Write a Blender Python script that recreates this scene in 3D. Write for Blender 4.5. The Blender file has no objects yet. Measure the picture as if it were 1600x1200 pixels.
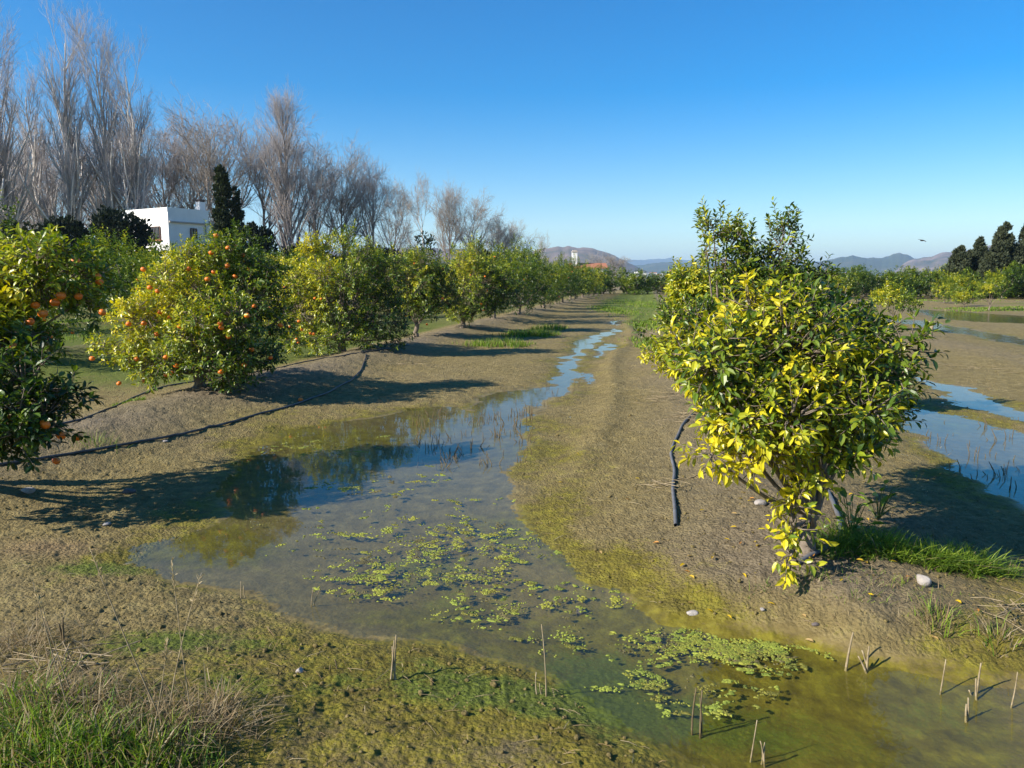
import bpy, math, random
import numpy as np
from mathutils import Vector, Matrix

# ------------------------------------------------------------------ camera, sky, sun
S = bpy.context.scene
COL = S.collection
CAM_H, FPX = 1.65, 1202.0
PITCH = math.atan((600 - 437) / FPX)
cam_d = bpy.data.cameras.new("camera")
cam_d.sensor_width = 36.0
cam_d.lens = 36.0 * FPX / 1600.0
cam_d.clip_start = 0.05
cam_d.clip_end = 60000
cam = bpy.data.objects.new("camera", cam_d)
COL.objects.link(cam)
cam.location = (0, 0, CAM_H)
cam.rotation_euler = (math.pi / 2 - PITCH, 0, 0)
S.camera = cam

SUN_EL, SUN_AZ = math.radians(30), math.radians(-116)     # azimuth clockwise from +Y, towards the sun
W_ = bpy.data.worlds.new("World")
S.world = W_
W_.use_nodes = True
nt = W_.node_tree
bg = nt.nodes["Background"]
sky = nt.nodes.new("ShaderNodeTexSky")
sky.sky_type = 'NISHITA'
sky.sun_disc = False
sky.sun_elevation = SUN_EL
sky.sun_rotation = SUN_AZ
sky.air_density = 1.0
sky.dust_density = 0.05
sky.ozone_density = 2.5
hs = nt.nodes.new("ShaderNodeHueSaturation")
hs.inputs["Saturation"].default_value = 1.65
hs.inputs["Hue"].default_value = 0.506
hs.inputs["Value"].default_value = 1.0
nt.links.new(sky.outputs[0], hs.inputs["Color"])
nt.links.new(hs.outputs[0], bg.inputs["Color"])
bg.inputs["Strength"].default_value = 0.085

sl = bpy.data.lights.new("sun", 'SUN')
sl.energy = 5.0
sl.angle = math.radians(0.5)
sl.color = (1.0, 0.93, 0.82)
so = bpy.data.objects.new("sun", sl)
COL.objects.link(so)
sdir = Vector((math.sin(SUN_AZ) * math.cos(SUN_EL), math.cos(SUN_AZ) * math.cos(SUN_EL), math.sin(SUN_EL)))
so.rotation_euler = sdir.to_track_quat('Z', 'Y').to_euler()
so.location = (-20, -5, 30)

S.view_settings.view_transform = 'Standard'
S.view_settings.look = 'None'
S.view_settings.gamma = 1.0
S.view_settings.exposure = 0.98
S.render.engine = 'CYCLES'
S.cycles.use_denoising = True
S.cycles.max_bounces = 7
S.cycles.diffuse_bounces = 3
S.cycles.glossy_bounces = 3
S.cycles.transmission_bounces = 4
S.cycles.transparent_max_bounces = 12
S.cycles.volume_bounces = 1
S.cycles.caustics_reflective = False
S.cycles.caustics_refractive = False

RNG = np.random.default_rng(7)

# ------------------------------------------------------------------ helpers
def ray(px, py):
    u, v = (px - 800) / FPX, (600 - py) / FPX
    c, s = math.cos(PITCH), math.sin(PITCH)
    return np.array([u, c + v * s, -s + v * c])

def on_z(px, py, z=0.0):            # point of the photograph that lies at height z
    d = ray(px, py)
    t = (z - CAM_H) / d[2]
    return np.array([d[0] * t, d[1] * t, z])

def at_d(px, py, dist):             # point of the photograph at forward distance dist
    d = ray(px, py)
    return np.array([0, 0, CAM_H]) + d * (dist / d[1])

def hash2(ix, iy, seed):
    h = (ix.astype(np.int64) * 374761393 + iy.astype(np.int64) * 668265263 + seed * 974711) & 0xffffffff
    h = ((h ^ (h >> 13)) * 1274126177) & 0xffffffff
    h = h ^ (h >> 16)
    return (h & 0xffffff) / float(0xffffff)

def vnoise(x, y, seed=0):
    xi, yi = np.floor(x), np.floor(y)
    fx, fy = x - xi, y - yi
    fx = fx * fx * fx * (fx * (fx * 6 - 15) + 10)
    fy = fy * fy * fy * (fy * (fy * 6 - 15) + 10)
    a, b = hash2(xi, yi, seed), hash2(xi + 1, yi, seed)
    c, d = hash2(xi, yi + 1, seed), hash2(xi + 1, yi + 1, seed)
    return (a + (b - a) * fx) * (1 - fy) + (c + (d - c) * fx) * fy

def fbm(x, y, octaves=4, seed=0):
    r, amp, tot = 0, 1.0, 0.0
    for o in range(octaves):
        r = r + amp * (vnoise(x * 2 ** o + 17.3 * o, y * 2 ** o - 9.1 * o, seed + o) - 0.5)
        tot += amp
        amp *= 0.5
    return 2 * r / tot               # about -1..1

def sstep(a, b, x):
    t = np.clip((x - a) / (b - a), 0, 1)
    return t * t * (3 - 2 * t)

def unit(v):
    return v / np.maximum(np.linalg.norm(v, axis=-1, keepdims=True), 1e-9)

def build_mesh(name, V, faces, smooth=False, colors=None, mats=(), mat_idx=None, attrs=None):
    """faces: list of integer arrays (n,k)"""
    me = bpy.data.meshes.new(name)
    V = np.asarray(V, dtype=np.float32)
    faces = [np.asarray(f, dtype=np.int32) for f in faces if len(f)]
    me.vertices.add(len(V))
    me.vertices.foreach_set("co", V.ravel())
    loops = np.concatenate([f.ravel() for f in faces])
    tot = np.concatenate([np.full(len(f), f.shape[1], np.int32) for f in faces])
    start = np.concatenate([[0], np.cumsum(tot)[:-1]]).astype(np.int32)
    me.loops.add(len(loops))
    me.loops.foreach_set("vertex_index", loops)
    me.polygons.add(len(tot))
    me.polygons.foreach_set("loop_start", start)
    me.update(calc_edges=True)
    me.polygons.foreach_set("use_smooth", np.full(len(tot), smooth, dtype=bool))
    if mat_idx is not None:
        me.polygons.foreach_set("material_index", np.asarray(mat_idx, np.int32))
    for m in mats:
        me.materials.append(m)
    if colors is not None:
        c = np.ones((len(V), 4), np.float32)
        c[:, :3] = colors
        a = me.color_attributes.new("Col", 'FLOAT_COLOR', 'POINT')
        a.data.foreach_set("color", c.ravel())
    for k, arr in (attrs or {}).items():
        a = me.attributes.new(k, 'FLOAT', 'POINT')
        a.data.foreach_set("value", np.asarray(arr, np.float32))
    me.validate()
    return me

class MB:
    """collects pieces into ONE mesh"""
    def __init__(self):
        self.V, self.F, self.C, self.n = [], {}, [], 0
    def add(self, V, faces, col=None):
        V = np.asarray(V, float).reshape(-1, 3)
        for f in faces:
            f = np.asarray(f, int)
            if len(f):
                self.F.setdefault(f.shape[1], []).append(f + self.n)
        self.V.append(V)
        if col is not None:
            col = np.asarray(col, float)
            self.C.append(np.broadcast_to(col, (len(V), 3)) if col.ndim == 1 else col)
        self.n += len(V)
        return self
    def mesh(self, name, mat, smooth=False):
        V = np.concatenate(self.V)
        faces = [np.concatenate(v) for v in self.F.values()]
        col = np.concatenate(self.C) if self.C and sum(len(c) for c in self.C) == len(V) else None
        return build_mesh(name, V, faces, smooth, col, [mat])
    def box(self, c, s, rz=0, col=None):
        c, s = np.array(c, float), np.array(s, float) / 2
        v = np.array([[x, y, z] for z in (-1, 1) for y in (-1, 1) for x in (-1, 1)]) * s
        ca, sa = math.cos(rz), math.sin(rz)
        v = np.stack([v[:, 0] * ca - v[:, 1] * sa, v[:, 0] * sa + v[:, 1] * ca, v[:, 2]], 1) + c
        return self.add(v, [[[0, 2, 3, 1], [4, 5, 7, 6], [0, 1, 5, 4], [2, 6, 7, 3], [0, 4, 6, 2], [1, 3, 7, 5]]], col)
    def tubes(self, P, R, sides=6, col=None, cap=True):
        v, f, c = tube_geo(P, R, sides, cap)
        return self.add(v, f, col)

def tube_geo(P, R, sides=6, cap=True):
    """P (n,k,3) polylines, R (n,k) radii"""
    P = np.asarray(P, float)
    if P.ndim == 2:
        P = P[None]
    R = np.asarray(R, float)
    R = np.broadcast_to(R, P.shape[:2])
    n, k, _ = P.shape
    T = np.empty_like(P)
    T[:, 1:-1] = P[:, 2:] - P[:, :-2]
    T[:, 0] = P[:, 1] - P[:, 0]
    T[:, -1] = P[:, -1] - P[:, -2]
    T = unit(T)
    ref = np.where(np.abs(T[:, :1, 2:]) > 0.9, np.array([1.0, 0, 0]), np.array([0, 0, 1.0]))
    A = unit(np.cross(T, np.broadcast_to(ref, T.shape)))
    B = np.cross(T, A)
    ang = np.arange(sides) * 2 * math.pi / sides
    V = P[:, :, None] + R[:, :, None, None] * (A[:, :, None] * np.cos(ang)[None, None, :, None] + B[:, :, None] * np.sin(ang)[None, None, :, None])
    V = V.reshape(-1, 3)
    i = np.arange(n)[:, None, None] * k * sides
    j = np.arange(k - 1)[None, :, None] * sides
    s = np.arange(sides)[None, None, :]
    s2 = (s + 1) % sides
    Q = np.stack([i + j + s, i + j + s2, i + j + sides + s2, i + j + sides + s], -1).reshape(-1, 4)
    fs = [Q]
    if cap and sides > 3:
        e = (np.arange(n)[:, None] * k * sides + (k - 1) * sides + np.arange(sides)[None])
        fs.append(e)
    return V, fs, None

def link(name, me, parent=None, loc=None):
    o = bpy.data.objects.new(name, me)
    COL.objects.link(o)
    if parent is not None:
        o.parent = parent
    if loc is not None:
        o.location = loc
    return o

def tag(o, label=None, cat=None, group=None, kind=None):
    if label: o["label"] = label
    if cat: o["category"] = cat
    if group: o["group"] = group
    if kind: o["kind"] = kind
    return o

def thing(name, loc, label, cat, group=None, rz=0):
    o = bpy.data.objects.new(name, None)
    COL.objects.link(o)
    o.location = loc
    o.rotation_euler = (0, 0, rz)
    return tag(o, label, cat, group)

def copy_tree(o, label=None, group=None):
    c = o.copy()
    COL.objects.link(c)
    if label: c["label"] = label
    if group: c["group"] = group
    for ch in list(o.children):
        d = ch.copy()
        COL.objects.link(d)
        d.parent = c
        for g in list(ch.children):
            e = g.copy()
            COL.objects.link(e)
            e.parent = d
    return c

# ------------------------------------------------------------------ materials
def new_mat(name):
    m = bpy.data.materials.new(name)
    m.use_nodes = True
    n = m.node_tree.nodes
    return m, n, m.node_tree.links, n["Principled BSDF"]

def noise_node(n, l, scale, detail=4, rough=0.6, coord=None):
    t = n.new("ShaderNodeTexNoise")
    t.inputs["Scale"].default_value = scale
    t.inputs["Detail"].default_value = detail
    t.inputs["Roughness"].default_value = rough
    if coord is not None:
        l.new(coord, t.inputs["Vector"])
    return t

def ramp(n, l, src, stops):
    r = n.new("ShaderNodeValToRGB")
    e = r.color_ramp.elements
    while len(e) < len(stops):
        e.new(0.5)
    for el, (p, c) in zip(e, stops):
        el.position = p
        el.color = (*c, 1) if len(c) == 3 else c
    l.new(src, r.inputs["Fac"])
    return r

def mixc(n, l, fac, a, b, mode='MIX'):
    m = n.new("ShaderNodeMix")
    m.data_type = 'RGBA'
    m.blend_type = mode
    for sock, val in ((m.inputs[0], fac), (m.inputs[6], a), (m.inputs[7], b)):
        if hasattr(val, "is_linked"):
            l.new(val, sock)
        elif isinstance(val, (int, float)):
            sock.default_value = val
        else:
            sock.default_value = (*val, 1)
    return m.outputs[2]

def maths(n, l, op, a, b=0.0, clamp=False):
    m = n.new("ShaderNodeMath")
    m.operation = op
    m.use_clamp = clamp
    for sock, val in ((m.inputs[0], a), (m.inputs[1], b)):
        if hasattr(val, "is_linked"):
            l.new(val, sock)
        else:
            sock.default_value = val
    return m.outputs[0]

def simple(name, col, col2=None, scale=20, rough=0.8, bump=0.0, spec=0.3, bscale=None, metallic=0):
    m, n, l, b = new_mat(name)
    b.inputs["Roughness"].default_value = rough
    b.inputs["Specular IOR Level"].default_value = spec
    b.inputs["Metallic"].default_value = metallic
    tc = n.new("ShaderNodeTexCoord").outputs["Object"]
    t = noise_node(n, l, scale, 5, 0.65, tc)
    r = ramp(n, l, t.outputs["Fac"], [(0.32, col), (0.68, col2 or tuple(c * 0.75 for c in col))])
    l.new(r.outputs[0], b.inputs["Base Color"])
    if bump:
        t2 = noise_node(n, l, bscale or scale * 2, 6, 0.7, tc)
        bp = n.new("ShaderNodeBump")
        bp.inputs["Strength"].default_value = bump
        bp.inputs["Distance"].default_value = 0.02
        l.new(t2.outputs["Fac"], bp.inputs["Height"])
        l.new(bp.outputs[0], b.inputs["Normal"])
    return m

def leaf_mat(name, gloss=0.35, trans=0.35, rough=0.42):
    m, n, l, b = new_mat(name)
    at = n.new("ShaderNodeAttribute")
    at.attribute_name = "Col"
    l.new(at.outputs["Color"], b.inputs["Base Color"])
    b.inputs["Roughness"].default_value = rough
    b.inputs["Specular IOR Level"].default_value = gloss
    tr = n.new("ShaderNodeBsdfTranslucent")
    cc = mixc(n, l, 1.0, at.outputs["Color"], (1.25, 1.3, 0.6), 'MULTIPLY')
    l.new(cc, tr.inputs["Color"])
    mx = n.new("ShaderNodeMixShader")
    mx.inputs[0].default_value = trans
    l.new(b.outputs[0], mx.inputs[1])
    l.new(tr.outputs[0], mx.inputs[2])
    l.new(mx.outputs[0], n["Material Output"].inputs["Surface"])
    return m

M_LEAF = leaf_mat("citrus_leaf", 0.5, 0.30, 0.38)
M_BLADE = leaf_mat("grass_blade", 0.3, 0.35, 0.55)
M_CONIFER = leaf_mat("conifer_foliage", 0.2, 0.12, 0.7)
M_DRY = leaf_mat("dry_straw", 0.15, 0.2, 0.8)
M_CBARK = simple("citrus_bark", (0.26, 0.21, 0.16), (0.13, 0.10, 0.075), 30, 0.9, 0.6)
M_PBARK = simple("pale_bark", (0.60, 0.57, 0.53), (0.38, 0.35, 0.32), 3, 0.9, 0.4)
M_DBARK = simple("dark_bark", (0.30, 0.26, 0.23), (0.18, 0.15, 0.13), 3, 0.9, 0.4)
M_TWIG = simple("twig_bark", (0.45, 0.415, 0.405), (0.32, 0.285, 0.275), 0.5, 0.9)
M_TWIGB = simple("brown_twig_bark", (0.42, 0.37, 0.32), (0.30, 0.26, 0.225), 0.5, 0.9)
M_ORANGE = simple("orange_peel", (0.80, 0.22, 0.015), (0.70, 0.14, 0.01), 8, 0.4, 0.25, 0.5, 160)
M_CALYX = simple("calyx", (0.10, 0.14, 0.03), None, 20)
M_HOSE = simple("black_hose", (0.035, 0.035, 0.037), (0.09, 0.085, 0.08), 12, 0.5, 0.1, 0.4)
M_HOSEG = simple("dusty_grey_hose", (0.16, 0.16, 0.17), (0.10, 0.095, 0.09), 12, 0.5, 0.15, 0.4)
M_STONE = simple("pale_stone", (0.42, 0.38, 0.34), (0.26, 0.23, 0.2), 14, 0.85, 0.6)
M_DSTONE = simple("dark_stone", (0.16, 0.13, 0.12), (0.09, 0.075, 0.07), 25, 0.7, 0.6)
M_CLOD = simple("mud_clod", (0.20, 0.15, 0.09), (0.13, 0.095, 0.055), 30, 0.95, 0.5)
M_WALL = simple("white_render", (0.82, 0.81, 0.79), (0.74, 0.73, 0.71), 1.2, 0.9, 0.1)
M_TILE = simple("terracotta_tiles", (0.42, 0.17, 0.09), (0.30, 0.13, 0.08), 3, 0.85, 0.3)
M_WOODF = simple("brown_window_frame", (0.12, 0.065, 0.045), None, 8, 0.6)
M_PANE = simple("window_glass", (0.03, 0.035, 0.04), None, 2, 0.1, 0, 0.6)
M_IRON = simple("grey_metal", (0.25, 0.25, 0.26), None, 8, 0.5)
M_FLAT = simple("flat_roof_screed", (0.45, 0.40, 0.36), None, 2, 0.9)
M_STALK = simple("dry_stalk", (0.36, 0.29, 0.18), (0.17, 0.125, 0.065), 30, 0.8)
M_STALKD = simple("dark_stalk", (0.16, 0.12, 0.06), (0.09, 0.065, 0.035), 30, 0.8)
M_BIRD = simple("dark_plumage", (0.05, 0.045, 0.04), None, 8, 0.8)

# ------------------------------------------------------------------ ground
A_ROW = math.radians(10.0)
Q0, DQ = 0.86, 6.45                       # row lines: q = Q0 + k*DQ
def row_q(x, y):
    return x * math.cos(A_ROW) - y * math.sin(A_ROW)
def row_s(x, y):
    return x * math.sin(A_ROW) + y * math.cos(A_ROW)
def row_pt(q, s):
    return q * math.cos(A_ROW) + s * math.sin(A_ROW), -q * math.sin(A_ROW) + s * math.cos(A_ROW)

PONDS = [
 # main puddle on the path
 [(905,532),(935,521),(966,514),(968,517),(934,530),(914,548),(906,570),(897,595),(882,615),(850,630),(836,645),(828,668),(832,700),(818,730),(806,752),(808,785),(816,812),(834,842),(872,872),(922,902),(985,922),(1003,948),(1032,968),(1120,985),(1230,998),(1330,1022),(1380,1033),(1450,1042),(1530,1058),(1640,1074),(1700,1300),(1200,1300),(1090,1240),(1030,1185),(960,1135),(900,1098),(840,1070),(790,1048),(730,1030),(670,1014),(600,1012),(555,1000),(490,980),(440,960),(400,945),(370,922),(320,908),(262,892),(225,872),(250,850),(300,832),(345,810),(352,780),(366,735),(392,700),(430,682),(500,664),(560,652),(640,640),(700,632),(735,640),(752,622),(790,612),(862,604),(874,585),(882,560),(891,545)],
 # right puddle
 [(1405,630),(1480,648),(1545,664),(1640,690),(1760,720),(1700,830),(1600,797),(1560,778),(1542,752),(1505,738),(1468,705),(1444,675),(1420,655)],
 [(1436,588),(1500,603),(1562,628),(1640,655),(1700,690),(1640,668),(1540,642),(1488,617),(1440,597)],
 [(1378,496),(1440,501),(1500,511),(1600,530),(1720,548),(1720,560),(1600,541),(1500,522),(1430,508),(1376,502)],
 [(1425,483),(1500,487),(1640,496),(1640,510),(1520,503),(1460,496)],
 [(930,541),(958,537),(960,541),(948,552),(932,561),(928,556),(938,547)],
 [(955,503),(966,501),(968,504),(960,507)],
]
PONDW = [np.array([on_z(px, py)[:2] for px, py in p]) for p in PONDS]

def poly_sd(x, y, P):
    """signed distance, negative inside"""
    d = np.full(x.shape, 1e9)
    ins = np.zeros(x.shape, bool)
    for i in range(len(P)):
        ax, ay = P[i]
        bx, by = P[(i + 1) % len(P)]
        ex, ey = bx - ax, by - ay
        t = np.clip(((x - ax) * ex + (y - ay) * ey) / (ex * ex + ey * ey + 1e-12), 0, 1)
        d = np.minimum(d, (x - ax - t * ex) ** 2 + (y - ay - t * ey) ** 2)
        c = (ay > y) != (by > y)
        xi = ex * (y - ay) / (ey if abs(ey) > 1e-12 else 1e-12) + ax
        ins ^= c & (x < xi)
    d = np.sqrt(d)
    return np.where(ins, -d, d)

def pond_sd(x, y, warp=True):
    x = np.asarray(x, float); y = np.asarray(y, float)
    if warp:
        k = np.clip(y * 0.012, 0.02, 0.12)
        xx = x + k * 2.2 * fbm(x * 1.7, y * 1.7, 4, 11)
        yy = y + k * 3.0 * fbm(x * 1.7, y * 1.7, 4, 29)
    else:
        xx, yy = x, y
    r = None
    for P in PONDW:
        lo, hi = P.min(0) - 6, P.max(0) + 6
        m = (xx > lo[0]) & (xx < hi[0]) & (yy > lo[1]) & (yy < hi[1])
        d = np.full(x.shape, 6.0)
        if m.any():
            d[m] = poly_sd(xx[m], yy[m], P)
        r = d if r is None else np.minimum(r, d)
    return r

def ground_h(x, y, fine=True, want=False):
    x = np.asarray(x, float); y = np.asarray(y, float)
    sd = pond_sd(x, y)
    q, s = row_q(x, y), row_s(x, y)
    k = np.round((q - Q0) / DQ)
    dq = q - (Q0 + k * DQ)
    near = 1 - sstep(70, 95, y)
    present = np.where(k >= 1, 0.3, 1.0)
    present = np.where(k <= -1, 1.0, present)
    along = 0.75 + 0.35 * fbm(s * 0.22, k * 7.7, 2, 5)
    mound = 0.22 * np.exp(-(dq / 0.85) ** 2) * near * present * along
    mound = mound * sstep(-0.1, 0.5, sd + 0.1)
    base = np.where(sd > 0, 0.045 * np.tanh(sd / 0.5), 0.055 * np.tanh(sd / 0.7))
    # rise of the bank in the near left corner
    c = on_z(60, 1190)
    bank = 0.13 * np.exp(-(((x - c[0]) / 0.75) ** 2 + ((y - c[1]) / 0.65) ** 2))
    # wheel ruts along the path
    rut = -0.018 * np.exp(-((q + 0.95 + 0.12 * np.sin(s * .5)) / 0.22) ** 2) + 0.05 * np.exp(-((q + 0.55 + 0.12 * np.sin(s * .5)) / 0.16) ** 2)
    rut = rut * sstep(5.5, 8, y) * near * sstep(0, .3, sd)
    h = base + mound + bank + rut
    amp = 0.25 + 0.75 * sstep(-0.2, 0.25, sd)
    h = h + amp * (0.024 * fbm(x * 1.3, y * 1.3, 3, 41) + (0.009 + 0.020 * np.exp(-(dq / 0.9) ** 2) * near) * fbm(x * 5, y * 5, 4, 57)) * (1 - sstep(200, 400, y))
    if fine:
        rg = 1 - np.abs(fbm(x * 16, y * 16, 3, 71))
        h = h + amp * (0.010 * (rg - 0.72) + 0.008 * fbm(x * 38, y * 38, 2, 83)) * (1 - sstep(20, 40, y))
    if want:
        return h, sd, q, dq, k, s
    return h

def gz(x, y):
    return float(ground_h(np.array([x]), np.array([y]))[0])

def on_ground(px, py):
    z = 0.0
    for _ in range(6):
        p = on_z(px, py, z)
        z = float(ground_h(np.array([p[0]]), np.array([p[1]]), False)[0])
    return np.array([p[0], p[1], gz(p[0], p[1])])

def blob(x, y, px, py, rx, ry):
    c = on_z(px, py)
    return np.exp(-(((x - c[0]) / rx) ** 2 + ((y - c[1]) / ry) ** 2))

def ground_material():
    m, n, l, b = new_mat("field_mud")
    geo = n.new("ShaderNodeNewGeometry").outputs["Position"]
    def attr(name):
        a = n.new("ShaderNodeAttribute"); a.attribute_name = name
        return a.outputs["Fac"]
    big = noise_node(n, l, 1.1, 5, 0.6, geo)
    mid = noise_node(n, l, 9, 6, 0.65, geo)
    fin = noise_node(n, l, 70, 5, 0.7, geo)
    mud = ramp(n, l, mid.outputs["Fac"], [(0.25, (0.125, 0.095, 0.034)), (0.5, (0.215, 0.165, 0.060)), (0.75, (0.32, 0.255, 0.108))]).outputs[0]
    dry = ramp(n, l, fin.outputs["Fac"], [(0.25, (0.125, 0.098, 0.058)), (0.55, (0.21, 0.168, 0.105)), (0.8, (0.33, 0.275, 0.19))]).outputs[0]
    col = mixc(n, l, attr("grav"), mud, dry)
    red = (0.27, 0.175, 0.10)
    col = mixc(n, l, attr("red"), col, red)
    oli = ramp(n, l, mid.outputs["Fac"], [(0.25, (0.085, 0.066, 0.012)), (0.5, (0.175, 0.145, 0.018)), (0.75, (0.29, 0.255, 0.028))]).outputs[0]
    # the algae crust breaks up in small flakes
    vor = n.new("ShaderNodeTexVoronoi")
    vor.inputs["Scale"].default_value = 55
    l.new(geo, vor.inputs["Vector"])
    fl = maths(n, l, 'ADD', maths(n, l, 'MULTIPLY', fin.outputs["Fac"], 1.1), maths(n, l, 'MULTIPLY', mid.outputs["Fac"], 0.9))
    f1 = maths(n, l, 'ADD', maths(n, l, 'MULTIPLY', attr("moss"), 1.7), maths(n, l, 'SUBTRACT', fl, 1.38), True)
    f1 = maths(n, l, 'MULTIPLY', maths(n, l, 'SUBTRACT', f1, 0.14, True), 2.6, True)
    col = mixc(n, l, f1, col, oli)
    gre = ramp(n, l, fin.outputs["Fac"], [(0.25, (0.055, 0.075, 0.012)), (0.55, (0.125, 0.155, 0.018)), (0.8, (0.24, 0.275, 0.03))]).outputs[0]
    f2 = maths(n, l, 'ADD', maths(n, l, 'MULTIPLY', attr("green"), 1.7), maths(n, l, 'SUBTRACT', fl, 1.42), True)
    f2 = maths(n, l, 'MULTIPLY', maths(n, l, 'SUBTRACT', f2, 0.14, True), 2.6, True)
    col = mixc(n, l, f2, col, gre)
    # wet soil is darker and shinier
    wet = attr("wet")
    col = mixc(n, l, maths(n, l, 'MULTIPLY', wet, 0.32), col, mixc(n, l, 1.0, col, (0.50, 0.47, 0.42), 'MULTIPLY'))
    # small pale grains and dark crumbs
    v2 = n.new("ShaderNodeTexVoronoi"); v2.inputs["Scale"].default_value = 130
    l.new(geo, v2.inputs["Vector"])
    sp = ramp(n, l, v2.outputs["Color"], [(0.88, (0, 0, 0)), (0.93, (1, 1, 1))]).outputs[0]
    col = mixc(n, l, maths(n, l, 'MULTIPLY', maths(n, l, 'MULTIPLY', sp, maths(n, l, 'SUBTRACT', 1.0, wet)), 0.25), col, (0.40, 0.34, 0.26))
    l.new(col, b.inputs["Base Color"])
    ro = maths(n, l, 'SUBTRACT', 0.95, maths(n, l, 'MULTIPLY', wet, 0.45))
    l.new(ro, b.inputs["Roughness"])
    b.inputs["Specular IOR Level"].default_value = 0.3
    hgt = maths(n, l, 'ADD', maths(n, l, 'MULTIPLY', vor.outputs["Distance"], -0.6), maths(n, l, 'MULTIPLY', fin.outputs["Fac"], 1.0))
    bp = n.new("ShaderNodeBump")
    l.new(maths(n, l, 'SUBTRACT', 1.0, maths(n, l, 'MULTIPLY', maths(n, l, 'POWER', wet, 3.0), 0.8)), bp.inputs["Strength"])
    bp.inputs["Distance"].default_value = 0.022
    l.new(hgt, bp.inputs["Height"])
    l.new(bp.outputs[0], b.inputs["Normal"])
    return m

def make_ground():
    ys = [-3.0, -1.5, -0.5, 0.2, 0.7]
    y = 1.1
    while y < 34:
        ys.append(y); y += max(0.0075, 0.0034 * y)
    while y < 15000:
        ys.append(y); y *= 1.035
    ys = np.array(ys)
    nt_ = 1250
    t = np.linspace(-1, 1, nt_)
    t = 0.75 * t + 0.25 * t ** 3
    t = t / t[-1]
    Y, T = np.meshgrid(ys, t, indexing='ij')
    X = T * (2.4 + 0.88 * np.maximum(Y, 0))
    h, sd, q, dq, k, s = ground_h(X, Y, True, True)
    # --- what grows or lies on the soil
    n1 = fbm(X * 0.8, Y * 0.8, 4, 101)
    n2 = fbm(X * 2.5, Y * 2.5, 4, 113)
    rowm = np.exp(-(dq / 0.8) ** 2) * np.where(k >= 1, 0.5, 1)
    grav = np.clip(rowm * 0.85 + 0.35 * n1 + 0.8 * blob(X, Y, 430, 1150, 0.25, 0.15) + 0.6 * blob(X, Y, 820, 1195, 0.3, 0.08), 0, 1) * sstep(0.05, 0.4, sd)
    far = 1 - sstep(16, 40, Y)
    edge = np.exp(-np.maximum(sd, 0) / 0.30)
    moss = 0.46 + 0.40 * n1 + 0.40 * n2
    moss = moss * (0.35 + 0.65 * edge) * (1 - 0.8 * rowm) + 0.18 * edge * sstep(-0.05, 0.05, sd)
    fore = 1 - sstep(2.8, 4.2, Y - 0.25 * X)
    moss = moss + 0.33 * fore * (1 - rowm * 0.9)
    moss = moss + 0.24 * blob(X, Y, 850, 860, 0.2, 0.4) + 0.22 * blob(X, Y, 950, 890, 0.3, 0.2) + 0.4 * blob(X, Y, 1040, 960, 0.25, 0.15)
    moss = moss + 0.25 * blob(X, Y, 430, 660, 1.0, 0.6) + 0.12 * blob(X, Y, 930, 760, 0.5, 1.8)
    ins = sstep(0.03, -0.06, sd)
    bed = 0.27 + 0.28 * n1 + 0.22 * n2
    bed = bed + 0.9 * blob(X, Y, 320, 850, 0.45, 0.30) + 0.9 * blob(X, Y, 1120, 1080, 0.40, 0.40) + 0.6 * blob(X, Y, 1000, 960, 0.3, 0.12)
    bed = bed + 0.55 * blob(X, Y, 530, 680, 0.8, 0.5) + 0.4 * blob(X, Y, 900, 1010, 0.5, 0.2) + 0.95 * blob(X, Y, 1230, 1110, 0.75, 0.40) + 0.25 * blob(X, Y, 600, 960, 0.6, 0.2)
    moss = moss * (1 - ins) + bed * ins
    moss = np.clip(moss, 0, 1) * far + 0.12 * (1 - far)
    green = 0.18 + 0.65 * n2 * fore + 0.12 * n1
    green = green * (1 - ins) * (1 - rowm)
    green = green + 0.42 * blob(X, Y, 160, 895, 0.35, 0.14) + 0.40 * blob(X, Y, 740, 1095, 0.35, 0.12) + 0.4 * blob(X, Y, 300, 1020, 0.4, 0.2)
    green = green + 0.45 * blob(X, Y, 950, 1110, 0.35, 0.15)
    green = green + 0.7 * ins * (0.10 + 0.3 * n1 + 0.35 * n2 + 0.45 * blob(X, Y, 1450, 1120, 0.5, 0.3) + 0.55 * blob(X, Y, 900, 1040, 0.4, 0.25) + 0.4 * blob(X, Y, 640, 880, 0.7, 0.5) + 0.35 * blob(X, Y, 1150, 1150, 0.35, 0.3))
    # grassy far end of the path and grass between the left rows
    pathg = np.exp(-((q + 1.6) / 2.2) ** 2) * sstep(28, 48, Y) + 0.8 * sstep(20, 30, Y) * np.exp(-((q + 0.2) / 0.7) ** 2)
    leftg = sstep(-0.4, -1.6, q - (Q0 - DQ)) * sstep(9, 14, Y)
    rightg = 0.6 * np.exp(-((Y - 52) / 4.0) ** 2) * sstep(24, 34, X)
    green = np.clip(green * far + 0.75 * pathg + 0.45 * leftg + 0.8 * rightg, 0, 1)
    red = 0.5 * blob(X, Y, 80, 865, 0.30, 0.16) + 0.10 * np.clip(n1, 0, 1) * (1 - ins) * far
    wet = np.clip(np.exp(-np.maximum(sd, 0) / (0.10 + 0.01 * Y)), 0, 1)
    ny, nx = X.shape
    idx = np.arange(ny * nx).reshape(ny, nx)
    Q = np.stack([idx[:-1, :-1], idx[:-1, 1:], idx[1:, 1:], idx[1:, :-1]], -1).reshape(-1, 4)
    V = np.stack([X, Y, h], -1).reshape(-1, 3)
    me = build_mesh("ground", V, [Q], True, None, [ground_material()], None,
                    dict(moss=moss.ravel(), green=green.ravel(), grav=grav.ravel(), red=np.clip(red, 0, 1).ravel(), wet=wet.ravel()))
    tag(link("ground", me), "muddy brown field between the tree rows with patches of algae", None, None, "structure")
make_ground()

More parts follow.
